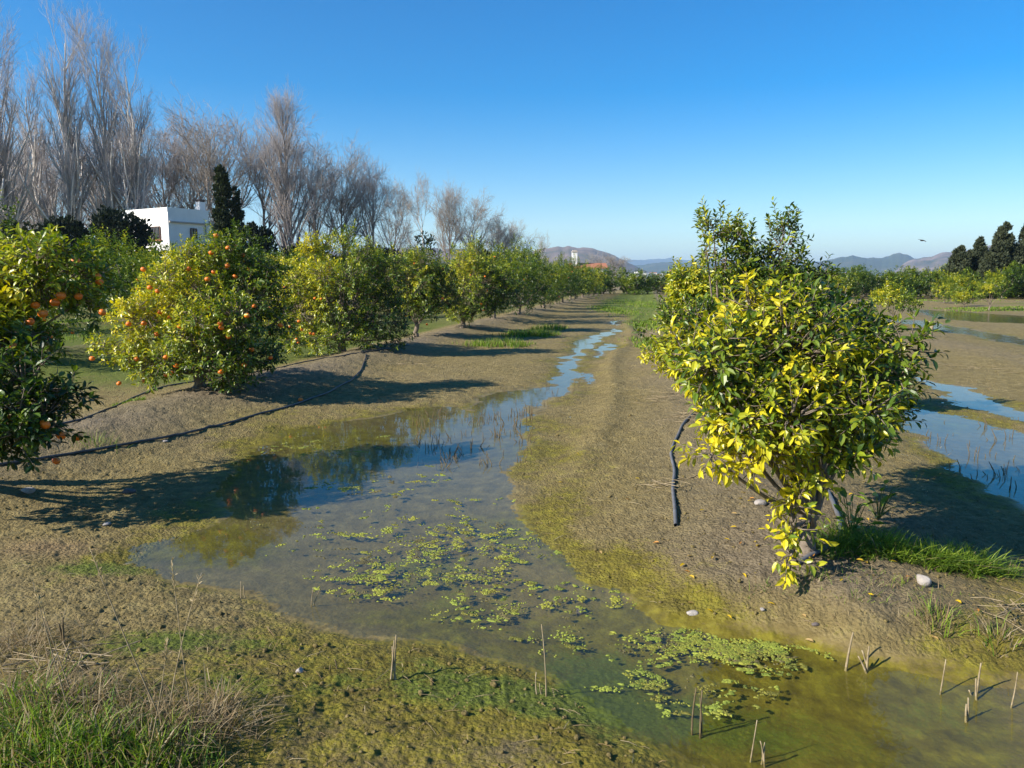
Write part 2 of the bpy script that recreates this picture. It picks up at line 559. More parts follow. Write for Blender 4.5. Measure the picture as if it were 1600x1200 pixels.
# ------------------------------------------------------------------ water
def water_material(ripple=0.035):
    m, n, l, b = new_mat("puddle_water")
    n.remove(b)
    geo = n.new("ShaderNodeNewGeometry").outputs["Position"]
    t1 = noise_node(n, l, 5, 3, 0.5, geo)
    t2 = noise_node(n, l, 38, 2, 0.5, geo)
    bp = n.new("ShaderNodeBump")
    bp.inputs["Strength"].default_value = ripple
    bp.inputs["Distance"].default_value = 0.02
    l.new(maths(n, l, 'ADD', t1.outputs["Fac"], maths(n, l, 'MULTIPLY', t2.outputs["Fac"], 0.03)), bp.inputs["Height"])
    fr = n.new("ShaderNodeFresnel")
    # seen from below the node inverts the index; the sun comes in refracted, not totally reflected
    bf = n.new("ShaderNodeNewGeometry").outputs["Backfacing"]
    l.new(maths(n, l, 'SUBTRACT', 1.33, maths(n, l, 'MULTIPLY', bf, 1.33 - 1 / 1.33)), fr.inputs["IOR"])
    l.new(bp.outputs[0], fr.inputs["Normal"])
    tr = n.new("ShaderNodeBsdfTransparent")
    tr.inputs["Color"].default_value = (0.86, 0.87, 0.74, 1)
    silt = n.new("ShaderNodeBsdfDiffuse")
    silt.inputs["Color"].default_value = (0.20, 0.20, 0.16, 1)
    body = n.new("ShaderNodeMixShader")
    body.inputs[0].default_value = 0.035
    l.new(tr.outputs[0], body.inputs[1])
    l.new(silt.outputs[0], body.inputs[2])
    gl = n.new("ShaderNodeBsdfGlossy")
    gl.inputs["Roughness"].default_value = 0.02
    l.new(bp.outputs[0], gl.inputs["Normal"])
    mx = n.new("ShaderNodeMixShader")
    l.new(fr.outputs[0], mx.inputs[0])
    l.new(body.outputs[0], mx.inputs[1])
    l.new(gl.outputs[0], mx.inputs[2])
    l.new(mx.outputs[0], n["Material Output"].inputs["Surface"])
    return m

def make_water():
    mats_ = [water_material(.035), water_material(.10), water_material(.45)]
    labels = ["shallow algae-filled puddle lying along the muddy path", "blue puddle on the right beyond the yellow-leaved tree",
              "narrow water strip just behind the right puddle", "long narrow far water channel on the right field",
              "farthest grey wet strip on the right field", "small puddle beside the stream on the path", "tiny farthest puddle on the path"]
    for mat, ids, lb in ((mats_[0], (0, 5, 6), labels[0]), (mats_[1], (1, 2), labels[1]), (mats_[2], (3, 4), labels[3])):
        A = np.concatenate([PONDW[i] for i in ids])
        lo, hi = A.min(0) - 0.5, A.max(0) + 0.5
        lo[1] = max(lo[1], 1.0)
        nx = int(min(500, max(12, (hi[0] - lo[0]) / 0.08))); ny = int(min(700, max(12, (hi[1] - lo[1]) / 0.08)))
        X, Y = np.meshgrid(np.linspace(lo[0], hi[0], nx), np.linspace(lo[1], hi[1], ny))
        d = np.min([poly_sd(X, Y, PONDW[i]) for i in ids], axis=0)
        keep = d < 0.45
        idx = np.arange(nx * ny).reshape(ny, nx)
        Q = np.stack([idx[:-1, :-1], idx[:-1, 1:], idx[1:, 1:], idx[1:, :-1]], -1).reshape(-1, 4)
        Q = Q[keep.ravel()[Q].any(1)]
        used, inv = np.unique(Q, return_inverse=True)
        V = np.stack([X.ravel(), Y.ravel(), np.zeros(nx * ny)], 1)[used]
        tag(link("water", build_mesh("water", V, [inv.reshape(-1, 4)], True, None, [mat])), lb, None, None, "structure")
make_water()

# ------------------------------------------------------------------ leaves
def leaf_geo(P, D, N, L, Wd, col, detail=True, curl=0.18, fold=0.16):
    """P base, D direction, N face normal, L length, Wd width, col (n,3)"""
    D = unit(D)
    N = unit(N - D * (N * D).sum(-1, keepdims=True))
    B = np.cross(N, D)
    n = len(P)
    L = np.broadcast_to(np.asarray(L, float), (n,)); Wd = np.broadcast_to(np.asarray(Wd, float), (n,))
    if detail:
        uv = np.array([[0, 0], [.30, -.86], [.30, 0], [.30, .86], [.68, -.82], [.68, 0], [.68, .82], [1, 0]])
        F3 = np.array([[0, 1, 2], [0, 2, 3], [4, 7, 5], [5, 7, 6]])
        F4 = np.array([[1, 4, 5, 2], [2, 5, 6, 3]])
    else:
        uv = np.array([[0, 0], [.5, -.95], [1, 0], [.5, .95]])
        F3 = np.array([[0, 1, 2], [0, 2, 3]])
        F4 = np.zeros((0, 4), int)
    u, v = uv[:, 0], uv[:, 1]
    w = fold * np.abs(v)[None] * Wd[:, None] - (curl * u ** 2)[None] * L[:, None]
    V = P[:, None] + D[:, None] * (u[None] * L[:, None])[..., None] + B[:, None] * (v[None] * 0.5 * Wd[:, None])[..., None] + N[:, None] * w[..., None]
    k = len(uv)
    off = (np.arange(n) * k)[:, None, None]
    fs = [(F3[None] + off).reshape(-1, 3)]
    if len(F4):
        fs.append((F4[None] + off).reshape(-1, 4))
    return V.reshape(-1, 3), fs, np.repeat(col, k, 0)

PAL = np.array([[0.018, 0.045, 0.010], [0.038, 0.080, 0.012], [0.098, 0.165, 0.014], [0.22, 0.275, 0.016], [0.44, 0.43, 0.018], [0.68, 0.57, 0.020]])
def pal(y):
    y = np.clip(y, 0, 0.9999) * (len(PAL) - 1)
    i = y.astype(int)
    f = (y - i)[:, None]
    return PAL[i] * (1 - f) + PAL[i + 1] * f

def n3(p, sc, seed):
    return 0.5 * (fbm(p[:, 0] * sc, p[:, 1] * sc + p[:, 2] * 0.7 * sc, 2, seed) + fbm(p[:, 2] * sc, p[:, 0] * sc - p[:, 1] * 0.6 * sc, 2, seed + 9))

def citrus_parts(lobes, base, nshoot, seed, leafL=0.075, yellow=0.35, ysd=0.18, sunside=0.25, detail=True, per=10, up=0.35, inner=0.2, yellow_fn=None, trunk_r=0.05, limbs=True, spikes=14, spike_len=0.35):
    """lobes: (x,y,z,rx,rz) in world units relative to nothing; base: trunk foot. Returns (branch MB, crown MB, lobes)"""
    rng = np.random.default_rng(seed)
    Lb = [list(b_) for b_ in lobes]
    for b_ in list(Lb):                     # lumps on every lobe keep the outline uneven
        if b_[3] > .2:
            for _ in range(4):
                d_ = unit(rng.normal(size=3))
                f_ = rng.uniform(.25, .42)
                Lb.append([b_[0] + d_[0] * b_[3] * .95, b_[1] + d_[1] * b_[3] * .95, b_[2] + abs(d_[2]) * b_[4] * .9 * (1 if rng.random() < .75 else -1), b_[3] * f_, b_[4] * f_])
    nmain = len(lobes)
    Lb = np.array(Lb, float)
    Lb[:nmain, 3:] *= .86
    c, rx, rz = Lb[:, :3], Lb[:, 3], Lb[:, 4]
    R = np.stack([rx, rx, rz], 1)
    wgt = rx * (rx + rz)
    wgt = np.maximum(wgt, .011)
    wgt /= wgt.sum()
    li = rng.choice(len(Lb), nshoot * 2, p=wgt)
    dirs = unit(rng.normal(size=(nshoot * 2, 3)))
    rad = np.where(rng.random(nshoot * 2) < inner, rng.uniform(0.3, 0.7, nshoot * 2), rng.uniform(0.72, 0.98, nshoot * 2))
    P = c[li] + dirs * R[li] * (rad * (1 + .35 * n3(dirs + li[:, None] * 3.7, 1.6, seed)))[:, None]
    # drop what is deep inside another lobe
    dn = np.linalg.norm((P[:, None] - c[None]) / R[None], axis=2)
    dn[np.arange(len(P)), li] = 9
    keep = (dn.min(1) > 0.62) | (rng.random(len(P)) < 0.12)
    keep &= P[:, 2] > base[2] + 0.06
    P, dirs, li = P[keep][:nshoot], dirs[keep][:nshoot], li[keep][:nshoot]
    sh = unit(dirs * 0.8 + np.array([0, 0, up]) + rng.normal(size=P.shape) * 0.35)
    sl_ = rng.uniform(0.09, 0.20, len(P)) * (leafL / 0.075)
    # upright water shoots above the crown
    ctr = (c * wgt[:, None]).sum(0)
    top = np.argsort(-P[:, 2])[:spikes * 3]
    if len(top) and spikes:
        pick = rng.choice(top, min(spikes, len(top)), replace=False)
        sh[pick] = unit(sh[pick] * 0.35 + np.array([0, 0, 1.0]))
        sl_[pick] = rng.uniform(0.6, 1.0, len(pick)) * spike_len
    m = len(P)
    # leaves along each shoot
    cnt = np.maximum(4, (per * np.clip(sl_ / 0.14, 0.7, 2.4) * rng.uniform(0.8, 1.2, m)).astype(int))
    si = np.repeat(np.arange(m), cnt)
    order = np.concatenate([np.arange(k) for k in cnt])
    u = (order + rng.random(len(si)) * 0.8) / np.repeat(cnt, cnt)
    ang = order * 2.4 + rng.uniform(0, 6.28, m)[si]
    sd_ = sh[si]
    ref = np.where(np.abs(sd_[:, 2:]) > 0.85, np.array([1.0, 0, 0]), np.array([0, 0, 1.0]))
    A = unit(np.cross(sd_, ref)); B = np.cross(sd_, A)
    radial = A * np.cos(ang)[:, None] + B * np.sin(ang)[:, None]
    LP = P[si] + sd_ * (u * sl_[si])[:, None] + radial * 0.006
    LD = unit(radial * (1.0 - 0.35 * u)[:, None] + sd_ * (0.45 + 0.6 * u)[:, None] + np.array([0, 0, -0.15]) + rng.normal(size=LP.shape) * 0.22)
    LN = unit(sd_ * 0.8 + np.array([-0.15, 0, 0.9]) - radial * 0.1 + rng.normal(size=LP.shape) * 0.35)
    LL = leafL * rng.uniform(0.6, 1.2, len(LP))
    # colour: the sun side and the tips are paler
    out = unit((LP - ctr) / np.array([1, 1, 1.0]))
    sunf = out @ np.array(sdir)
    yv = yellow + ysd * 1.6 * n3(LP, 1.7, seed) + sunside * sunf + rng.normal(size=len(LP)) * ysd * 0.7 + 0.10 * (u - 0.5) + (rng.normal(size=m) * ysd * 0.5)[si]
    if yellow_fn is not None:
        yv = yv + yellow_fn(LP)
    cr = MB()
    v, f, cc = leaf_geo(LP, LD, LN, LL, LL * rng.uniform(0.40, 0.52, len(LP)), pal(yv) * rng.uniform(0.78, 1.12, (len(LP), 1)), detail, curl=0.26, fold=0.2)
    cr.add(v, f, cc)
    br = MB()
    if limbs:
        # trunk then limbs to the lobes, twigs to the shoots
        base = np.array(base, float)
        fork = base + np.array([rng.uniform(-.04, .04), rng.uniform(-.04, .04), 0.0]) + np.array([0, 0, max(0.18, 0.28 * (ctr[2] - base[2]))])
        tt = np.linspace(0, 1, 6)[:, None]
        tr = base + (fork - base) * tt + np.concatenate([np.zeros((1, 3)), rng.normal(size=(5, 3)) * 0.012])
        br.tubes(tr, trunk_r * np.array([1.45, 1.1, 1.0, 0.98, 1.0, 1.05]), 10)
        for i in range(nmain):
            tgt = c[i] + np.array([0, 0, 0.1 * rz[i]])
            k = 9
            t = np.linspace(0, 1, k)[:, None]
            st = fork - np.array([0, 0, 0.02 + 0.06 * rng.random()])
            mid = (st + tgt) / 2 + np.array([0, 0, -0.06]) + rng.normal(size=3) * 0.08
            pl = st * (1 - t) ** 2 + 2 * mid * t * (1 - t) + tgt * t ** 2
            r0 = trunk_r * rng.uniform(0.30, 0.46)
            br.tubes(pl, r0 * (1 - t[:, 0]) + 0.006 * t[:, 0], 6)
        if detail:
            t = np.linspace(0, 1, 4)[None, :, None]
            st = c[li] + (P - c[li]) * 0.5
            en = P + sh * sl_[:, None] * 0.95
            mid = P
            pl = st[:, None] * (1 - t) ** 2 + 2 * mid[:, None] * t * (1 - t) + en[:, None] * t ** 2
            br.tubes(pl, np.broadcast_to(np.linspace(0.0055, 0.0018, 4), pl.shape[:2]), 3)
    return br, cr, (c, R, li, ctr)

def orange_mesh(r=0.033):
    V, F = [], []
    nu, nv = 16, 10
    for j in range(nv + 1):
        th = math.pi * j / nv
        for i in range(nu):
            ph = 2 * math.pi * i / nu
            z = math.cos(th) * r * 0.86
            dimple = 0.10 * math.exp(-(th / 0.35) ** 2) + 0.05 * math.exp(-((math.pi - th) / 0.35) ** 2)
            V.append((math.sin(th) * math.cos(ph) * r * (1 + 0.015 * math.cos(5 * ph)), math.sin(th) * math.sin(ph) * r * (1 + 0.015 * math.cos(5 * ph)), z - math.copysign(dimple * r, z)))
    for j in range(nv):
        for i in range(nu):
            F.append((j * nu + i, (j + 1) * nu + i, (j + 1) * nu + (i + 1) % nu, j * nu + (i + 1) % nu))
    nb = len(F)
    # green calyx star at the stalk
    b0 = len(V)
    for i in range(10):
        rr = r * (0.30 if i % 2 == 0 else 0.13)
        V.append((rr * math.cos(i * .628), rr * math.sin(i * .628), r * 0.84))
    V.append((0, 0, r * 0.93))
    F3 = [(b0 + i, b0 + (i + 1) % 10, b0 + 10) for i in range(10)]
    return build_mesh("orange", np.array(V), [np.array(F), np.array(F3)], True, None, [M_ORANGE, M_CALYX], [0] * nb + [1] * 10)
ORANGE = orange_mesh()

def citrus_tree(foot, lobes, nshoot, seed, label, oranges=0, orange_px=None, group="citrus trees in the row left of the path", **kw):
    """lobes in world units"""
    t = thing("citrus_tree", foot, label, "citrus tree", group)
    br, cr, info = citrus_parts(lobes, foot, nshoot, seed, **kw)
    off = np.array(foot)
    for mb in (br, cr):
        mb.V = [v - off for v in mb.V]
    link("trunk", br.mesh("citrus_trunk", M_CBARK, True), t)
    link("crown", cr.mesh("citrus_crown", M_LEAF), t)
    rng = np.random.default_rng(seed + 500)
    c, R, li, ctr = info
    done = 0
    spots = []
    for px, py in (orange_px or []):
        # hang the fruit on the near face of the lobe that the line of sight meets
        d = ray(px, py); best = None
        o = np.array([0, 0, CAM_H])
        for ci, ri in zip(c, R):
            dd = d / ri; oo = (o - ci) / ri
            a, b, e = dd @ dd, 2 * dd @ oo, oo @ oo - 1.0
            disc = b * b - 4 * a * e
            if disc > 0:
                tt = (-b - math.sqrt(disc)) / (2 * a)
                if best is None or tt < best:
                    best = tt
        if best is None:
            best = ((ctr - o) @ d) / (d @ d)
        spots.append(o + d * (best - 0.01))
    while len(spots) < (len(orange_px or []) + oranges) and done < 2000:
        done += 1
        i = rng.integers(len(c))
        dr = unit(rng.normal(size=3) * np.array([1, 1, 0.8]) + np.array([0, -0.3, -0.25]))
        p = c[i] + dr * R[i] * rng.uniform(0.97, 1.05)
        dn = np.linalg.norm((p - c) / R, axis=1); dn[i] = 9
        if dn.min() > 0.9 and p[2] > foot[2] + 0.12:
            spots.append(p)
    for p in spots:
        o = link("orange", ORANGE, t, Vector(p - off))
        o.rotation_euler = (rng.uniform(-.5, .5), rng.uniform(-.5, .5), rng.uniform(0, 6))
        sc = rng.uniform(0.85, 1.1)
        o.scale = (sc, sc, sc)
    return t

def px_lobes(L):
    """(px, py, distance, horizontal radius, vertical radius)"""
    return [(*at_d(px, py, d), rx, rz) for px, py, d, rx, rz in L]

def row_foot(k, s):
    x, y = row_pt(Q0 + k * DQ, s)
    return np.array([x, y, gz(x, y) - 0.02])

def auto_lobes(foot, H, W, n, rng, low=0.3):
    """lobes scattered through a bush of height H and width W"""
    out = [(foot[0], foot[1], foot[2] + low + (H - low) * 0.45, W * 0.36, (H - low) * 0.40)]
    for i in range(n):
        a = i * 2.4 + rng.uniform(-.4, .4)
        z = rng.uniform(0.16, 0.86)
        r = W * 0.5 * math.sqrt(max(0.05, 1 - ((z - 0.42) / 0.62) ** 2)) * rng.uniform(0.55, 0.78)
        s = W * rng.uniform(0.14, 0.22)
        out.append((foot[0] + math.cos(a) * r, foot[1] + math.sin(a) * r, foot[2] + low + (H - low) * z, s, s * rng.uniform(0.8, 1.2)))
    return out

# --- left row, nearest tree (mostly outside the frame)
f0 = row_foot(-1, 4.4); 
f0 = np.array([-4.55, 5.3, gz(-4.55, 5.3) - .02])
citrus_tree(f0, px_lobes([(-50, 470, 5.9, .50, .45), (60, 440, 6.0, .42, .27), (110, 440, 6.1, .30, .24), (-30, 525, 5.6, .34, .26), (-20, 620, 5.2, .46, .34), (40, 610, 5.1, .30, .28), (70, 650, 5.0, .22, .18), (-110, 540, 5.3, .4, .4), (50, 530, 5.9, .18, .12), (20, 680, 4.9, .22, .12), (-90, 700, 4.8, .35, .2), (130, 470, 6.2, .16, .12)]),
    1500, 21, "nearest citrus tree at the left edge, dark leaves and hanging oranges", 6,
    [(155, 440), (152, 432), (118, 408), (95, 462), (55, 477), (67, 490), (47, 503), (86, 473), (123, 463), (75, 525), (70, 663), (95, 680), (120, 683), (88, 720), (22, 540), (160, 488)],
    yellow=0.33, sunside=0.26, per=11, trunk_r=0.07, spikes=40, spike_len=.16, leafL=0.066, inner=.3, yellow_fn=lambda P: .28 * sstep(1.1, 1.6, P[:, 2]) - .1 * sstep(.9, .5, P[:, 2]))  # upper leaves coloured yellower to stand in for sunlight, low ones darker green
# --- second tree, with many oranges
f1 = on_ground(312, 606); f1[2] -= .02
D1 = f1[1]
citrus_tree(f1, px_lobes([(320, 470, D1, .62, .55), (230, 500, D1 - .1, .50, .36), (390, 470, D1 + .1, .48, .45), (330, 420, D1 + .1, .42, .28), (350, 395, D1, .20, .16), (255, 450, D1 + .4, .36, .3), (190, 550, D1 - .2, .26, .18), (155, 540, D1 - .1, .17, .10), (250, 570, D1 - .4, .40, .24), (330, 560, D1 - .6, .44, .30), (400, 560, D1 - .2, .34, .28), (365, 600, D1 - .4, .22, .10), (410, 420, D1 + .3, .30, .24), (440, 500, D1 + .1, .20, .22), (300, 520, D1 - .7, .36, .3), (370, 500, D1 - .6, .36, .32), (330, 520, D1 + .8, .55, .5)]),
    2300, 22, "low spreading citrus tree loaded with oranges on the left bank", 4,
    [(337, 368), (356, 387), (368, 385), (380, 399), (330, 395), (355, 415), (388, 421), (367, 432), (295, 420), (224, 421), (234, 449), (246, 455), (324, 436), (397, 478), (386, 493), (326, 482), (265, 497), (245, 522), (281, 510), (225, 505), (201, 506), (344, 505), (346, 512), (357, 526), (422, 520), (259, 558), (213, 561), (186, 599), (225, 595), (259, 586), (268, 583), (275, 571), (345, 581), (368, 612), (393, 546), (382, 570), (250, 488), (144, 560), (438, 508)],
    yellow=0.49, sunside=0.28, per=11, trunk_r=0.075, spikes=60, spike_len=.2, leafL=0.064, inner=.3)
# --- third tree
f2 = on_ground(535, 552); f2[2] -= .02
D2 = f2[1]
citrus_tree(f2, px_lobes([(535, 460, D2, .85, .8), (470, 440, D2 + .2, .66, .45), (440, 490, D2 + .2, .45, .45), (455, 535, D2 - .1, .42, .28), (610, 430, D2 + .2, .5, .4), (570, 430, D2, .55, .5), (470, 490, D2 - .2, .48, .42), (600, 500, D2, .50, .4), (535, 395, D2 + .1, .34, .3), (545, 372, D2, .14, .16), (490, 395, D2, .30, .2), (510, 530, D2 - .4, .5, .28), (580, 530, D2 - .2, .42, .22), (615, 470, D2 + .2, .3, .4), (620, 530, D2, .24, .2), (450, 440, D2 + .3, .34, .3), (540, 480, D2 + .9, .6, .6)]),
    2300, 23, "tall bright yellow-green citrus tree third along the left bank", 3,
    [(440, 510), (447, 511), (453, 511), (467, 502), (463, 530), (466, 535), (485, 521), (490, 522), (492, 466), (502, 467), (422, 480), (478, 572), (488, 572), (536, 554), (472, 515)],
    yellow=0.52, sunside=0.28, per=10, trunk_r=0.08, leafL=0.07, spikes=60, spike_len=0.32)
# --- fourth: smaller and open, bare trunk showing
f3 = on_ground(650, 527); f3[2] -= .02
D3 = f3[1]
citrus_tree(f3, px_lobes([(650, 445, D3, .72, .6), (615, 445, D3, .50, .42), (690, 465, D3, .5, .4), (690, 440, D3 + .1, .42, .40), (655, 415, D3, .4, .3), (640, 485, D3 - .1, .45, .25), (670, 480, D3 - .1, .40, .26), (660, 450, D3 + .6, .5, .5)]),
    1300, 24, "open citrus tree with a bare straight trunk, fourth on the left bank", 2,
    [(647, 412), (641, 494), (633, 493), (667, 507), (692, 466)],
    yellow=0.42, ysd=0.22, per=9, trunk_r=0.06, leafL=0.075, spikes=45, spike_len=0.45)
f4 = on_ground(723, 512); f4[2] -= .02
D4 = f4[1]
citrus_tree(f4, px_lobes([(735, 450, D4, 1.0, .8), (690, 460, D4, .6, .6), (760, 440, D4, .6, .6), (700, 460, D4, .5, .45), (730, 410, D4 + .1, .5, .35), (765, 480, D4, .55, .3), (715, 490, D4 - .1, .45, .25), (745, 395, D4, .2, .3), (790, 460, D4 + .2, .45, .5)]),
    1600, 25, "citrus tree with one tall shoot, fifth along the left bank", 2, [(735, 430), (758, 432), (752, 475)],
    yellow=0.44, per=9, trunk_r=0.07, leafL=0.075, spikes=16, spike_len=0.5)

# --- right row: the yellow-leaved tree in front
g1 = on_ground(1258, 862); g1[2] -= .02
E1 = g1[1]
def yel1(P):
    # chlorotic leaves on the left and lower front
    px = 800 + P[:, 0] / P[:, 1] * FPX
    return 0.34 * sstep(0.15, -0.45, P[:, 0] - 1.62 - 0.1 * (P[:, 1] - E1)) + 0.26 * sstep(1.15, 0.6, P[:, 2]) - 0.25 * sstep(E1 + .2, E1 + .9, P[:, 1])
tree1 = citrus_tree(g1, px_lobes([(1235, 560, E1, .36, .36), (1160, 570, E1 - .1, .30, .26), (1128, 620, E1 - .2, .13, .12), (1210, 640, E1 - .15, .32, .26), (1290, 630, E1 - .05, .32, .26), (1340, 590, E1 + .2, .30, .30), (1372, 590, E1 + .4, .16, .18), (1190, 700, E1 - .25, .20, .10), (1275, 700, E1 - .1, .22, .12), (1345, 650, E1 + .15, .22, .16), (1200, 520, E1 + .2, .24, .18), (1262, 510, E1 + .2, .24, .18), (1110, 710, E1 - .35, .10, .05), (1262, 750, E1 - .2, .08, .08), (1240, 820, E1 - .3, .07, .10), (1236, 870, E1 - .35, .05, .07), (1310, 535, E1 + .4, .22, .18), (1168, 650, E1 - .3, .18, .15), (1248, 790, E1 - .3, .05, .08), (1240, 590, E1 + .7, .42, .4), (1330, 585, E1 + 1.25, .32, .26), (1255, 540, E1 + 1.4, .44, .38), (1345, 620, E1 + 1.1, .30, .26), (1370, 605, E1 + 1.0, .18, .20), (1290, 505, E1 + 1.3, .24, .14)]),
    3000, 31, "yellow-leaved young citrus tree standing alone beside the grey hose", 0, None, "citrus trees in the row right of the path",
    yellow=0.34, ysd=0.26, sunside=0.12, per=10, trunk_r=0.038, leafL=0.055, spikes=14, spike_len=0.14, yellow_fn=yel1, up=0.25, inner=0.38)
g2 = row_foot(0, 8.9)
E2 = g2[1]
citrus_tree(g2, px_lobes([(1170, 465, E2, .38, .34), (1135, 385, E2, .24, .24), (1115, 362, E2 - .1, .20, .14), (1105, 395, E2 - .1, .16, .12), (1150, 410, E2, .28, .2), (1225, 385, E2, .22, .22), (1228, 360, E2, .13, .14), (1205, 425, E2, .36, .28), (1255, 440, E2, .28, .18), (1060, 540, E2 - .2, .30, .20), (1015, 520, E2 - .2, .16, .08), (1110, 560, E2, .42, .28), (1085, 500, E2 - .1, .30, .2), (1180, 560, E2 + .1, .5, .35), (1060, 580, E2, .22, .12)]),
    1150, 32, "dark-topped citrus tree hidden behind the yellow-leaved one, shoots reaching above it", 0, None, "citrus trees in the row right of the path",
    yellow=0.36, ysd=0.2, sunside=0.14, per=10, trunk_r=0.05, leafL=0.066, spikes=40, spike_len=0.3,
    yellow_fn=lambda P: 0.40 * sstep(1.25, 0.75, P[:, 2]))
g3 = row_foot(0, 13.9)
E3 = g3[1]
citrus_tree(g3, px_lobes([(1085, 475, E3, .48, .42), (1060, 480, E3, .3, .34), (1110, 465, E3, .36, .34), (1080, 445, E3, .36, .2), (1085, 515, E3 - .1, .4, .25), (1120, 490, E3 + .2, .4, .4)]),
    800, 33, "rounded yellowish citrus tree farther back on the right row", 0, None, "citrus trees in the row right of the path",
    yellow=0.55, ysd=0.2, sunside=0.15, per=9, trunk_r=0.05, leafL=0.085, spikes=8)

# --- middle-distance prototypes, copied along the rows
def mid_tree(seed, H, W, yellow, label, group, nsh=1150, fruit=6, leafL=0.085):
    rng = np.random.default_rng(seed)
    t = citrus_tree(np.zeros(3), auto_lobes((0, 0, 0), H, W, 13, rng), nsh, seed, label, fruit, None, group, yellow=yellow, per=8, leafL=leafL, detail=False, trunk_r=0.07, spikes=40, spike_len=0.45)
    return t
GL, GB = "citrus trees in the row left of the path", "citrus trees of the rows behind the left bank"
LBL_L = "citrus tree far along the left bank row, towards the end of the path"
LBL_B = "citrus tree in the rows behind the left bank"
protos = [mid_tree(60, 2.4, 3.4, 0.40, LBL_L, GL), mid_tree(61, 2.25, 3.2, 0.34, LBL_L, GL), mid_tree(62, 2.5, 3.3, 0.46, LBL_L, GL), mid_tree(63, 2.1, 3.3, 0.38, LBL_L, GL)]
used = [False] * 4
def put(i, x, y, label, group, sc=1.0, rz=0):
    t = protos[i]
    if used[i]:
        t = copy_tree(protos[i], label, group)
    else:
        used[i] = True
        t["label"], t["group"] = label, group
    t.location = (x, y, float(ground_h(np.array([x]), np.array([y]), False)[0]) - 0.02)
    t.rotation_euler = (0, 0, rz)
    t.scale = (sc, sc, sc)
    return t
rr = random.Random(5)
s = row_s(f4[0], f4[1]) + 4.8
qL = row_q(f4[0], f4[1])
n_ = 0
while s < 80:
    x, y = row_pt(Q0 - DQ + rr.uniform(-.2, .2), s)
    put(rr.randrange(4), x, y, LBL_L, GL, rr.uniform(0.92, 1.1), rr.uniform(0, 6.28))
    s += rr.uniform(4.4, 5.0); n_ += 1
for k, s0, s1 in ((-2, 12, 66), (-3, 20, 66), (-4, 30, 66)):
    s = s0
    while s < s1:
        x, y = row_pt(Q0 + k * DQ + rr.uniform(-.25, .25), s)
        if x > -0.72 * y - 2.0:
            put(rr.randrange(4), x, y, LBL_B, GB, rr.uniform(0.95, 1.12), rr.uniform(0, 6.28))
        s += rr.uniform(4.5, 5.1)
# singled-out second-row tree between the first two
# --- right field: small replanted tree and the far orchard edge
def small_tree(foot, H, W, seed, label, yellow=0.6, n=260, low=0.55):
    rng = np.random.default_rng(seed)
    return citrus_tree(foot, auto_lobes(foot, H, W, 7, rng, low), n, seed, label, 0, None, "young replanted citrus trees on the right field", yellow=yellow, per=8, leafL=0.09, detail=False, trunk_r=0.035, spikes=6)
p = on_ground(1393, 516); small_tree(p, 1.4, 1.3, 71, "young yellow citrus tree on the muddy field left of the forked stump", 0.5)
p = on_ground(1506, 479); small_tree(p, 1.05, 1.35, 72, "round low yellow citrus bush at the far edge of the wet field", 0.5, 260, .2)
p = on_ground(1475, 474); small_tree(p, 1.45, 1.8, 73, "broad yellow citrus tree beside the low round bush far right", 0.46, 260, .3)
p = on_ground(1545, 486); small_tree(p, 1.5, 1.5, 74, "thin citrus tree on a bare pale trunk, far right field", 0.48, 200, .75)

far_m = []
for sd_ in (80, 81, 82):
    rng = np.random.default_rng(sd_)
    br, cr, _ = citrus_parts(auto_lobes((0, 0, 0), 2.4, 3.1, 12, rng, .12), (0, 0, 0), 420, sd_, leafL=0.16, yellow=0.27 + 0.08 * (sd_ - 80), detail=False, per=6, trunk_r=0.07, spikes=10, spike_len=.4)
    far_m.append((br, cr))
far_meshes = []
for br, cr in far_m:
    V = np.concatenate(br.V + cr.V); nb = br.n
    faces, mi = [], []
    for mb, off, ix in ((br, 0, 0), (cr, nb, 1)):
        for kk, fl in mb.F.items():
            f = np.concatenate(fl) + off
            faces.append(f); mi += [ix] * len(f)
    colr = np.concatenate([np.tile([[.2, .16, .12]], (nb, 1))] + cr.C)
    far_meshes.append(build_mesh("citrus_tree", V, faces, False, colr, [M_CBARK, M_LEAF], mi))
GF = "citrus trees of the far orchard"
def far_tree(x, y, label, sc):
    o = link("citrus_tree", far_meshes[rr.randrange(3)])
    o.location = (x, y, 0.0); o.rotation_euler = (0, 0, rr.uniform(0, 6.28)); o.scale = (sc, sc, sc * rr.uniform(.9, 1.08))
    tag(o, label, "citrus tree", GF)
for row, y0 in enumerate((84, 89)):
    x = -16.0
    while x < 22:
        if row or x > 6 or True:
            far_tree(x + rr.uniform(-.3, .3), y0 + rr.uniform(-.6, .6), "citrus tree of the orchard closing the far end of the path", rr.uniform(.95, 1.12))
        x += 2.9
for row, y0 in enumerate((66, 71, 76)):
    x = 19.0 + row * 0.8
    while x < 68:
        far_tree(x + rr.uniform(-.3, .3), y0 - 0.06 * (x - 20) + rr.uniform(-.6, .6), "citrus tree of the orchard edge beyond the wet field, far right", rr.uniform(.92, 1.12))
        x += 2.75

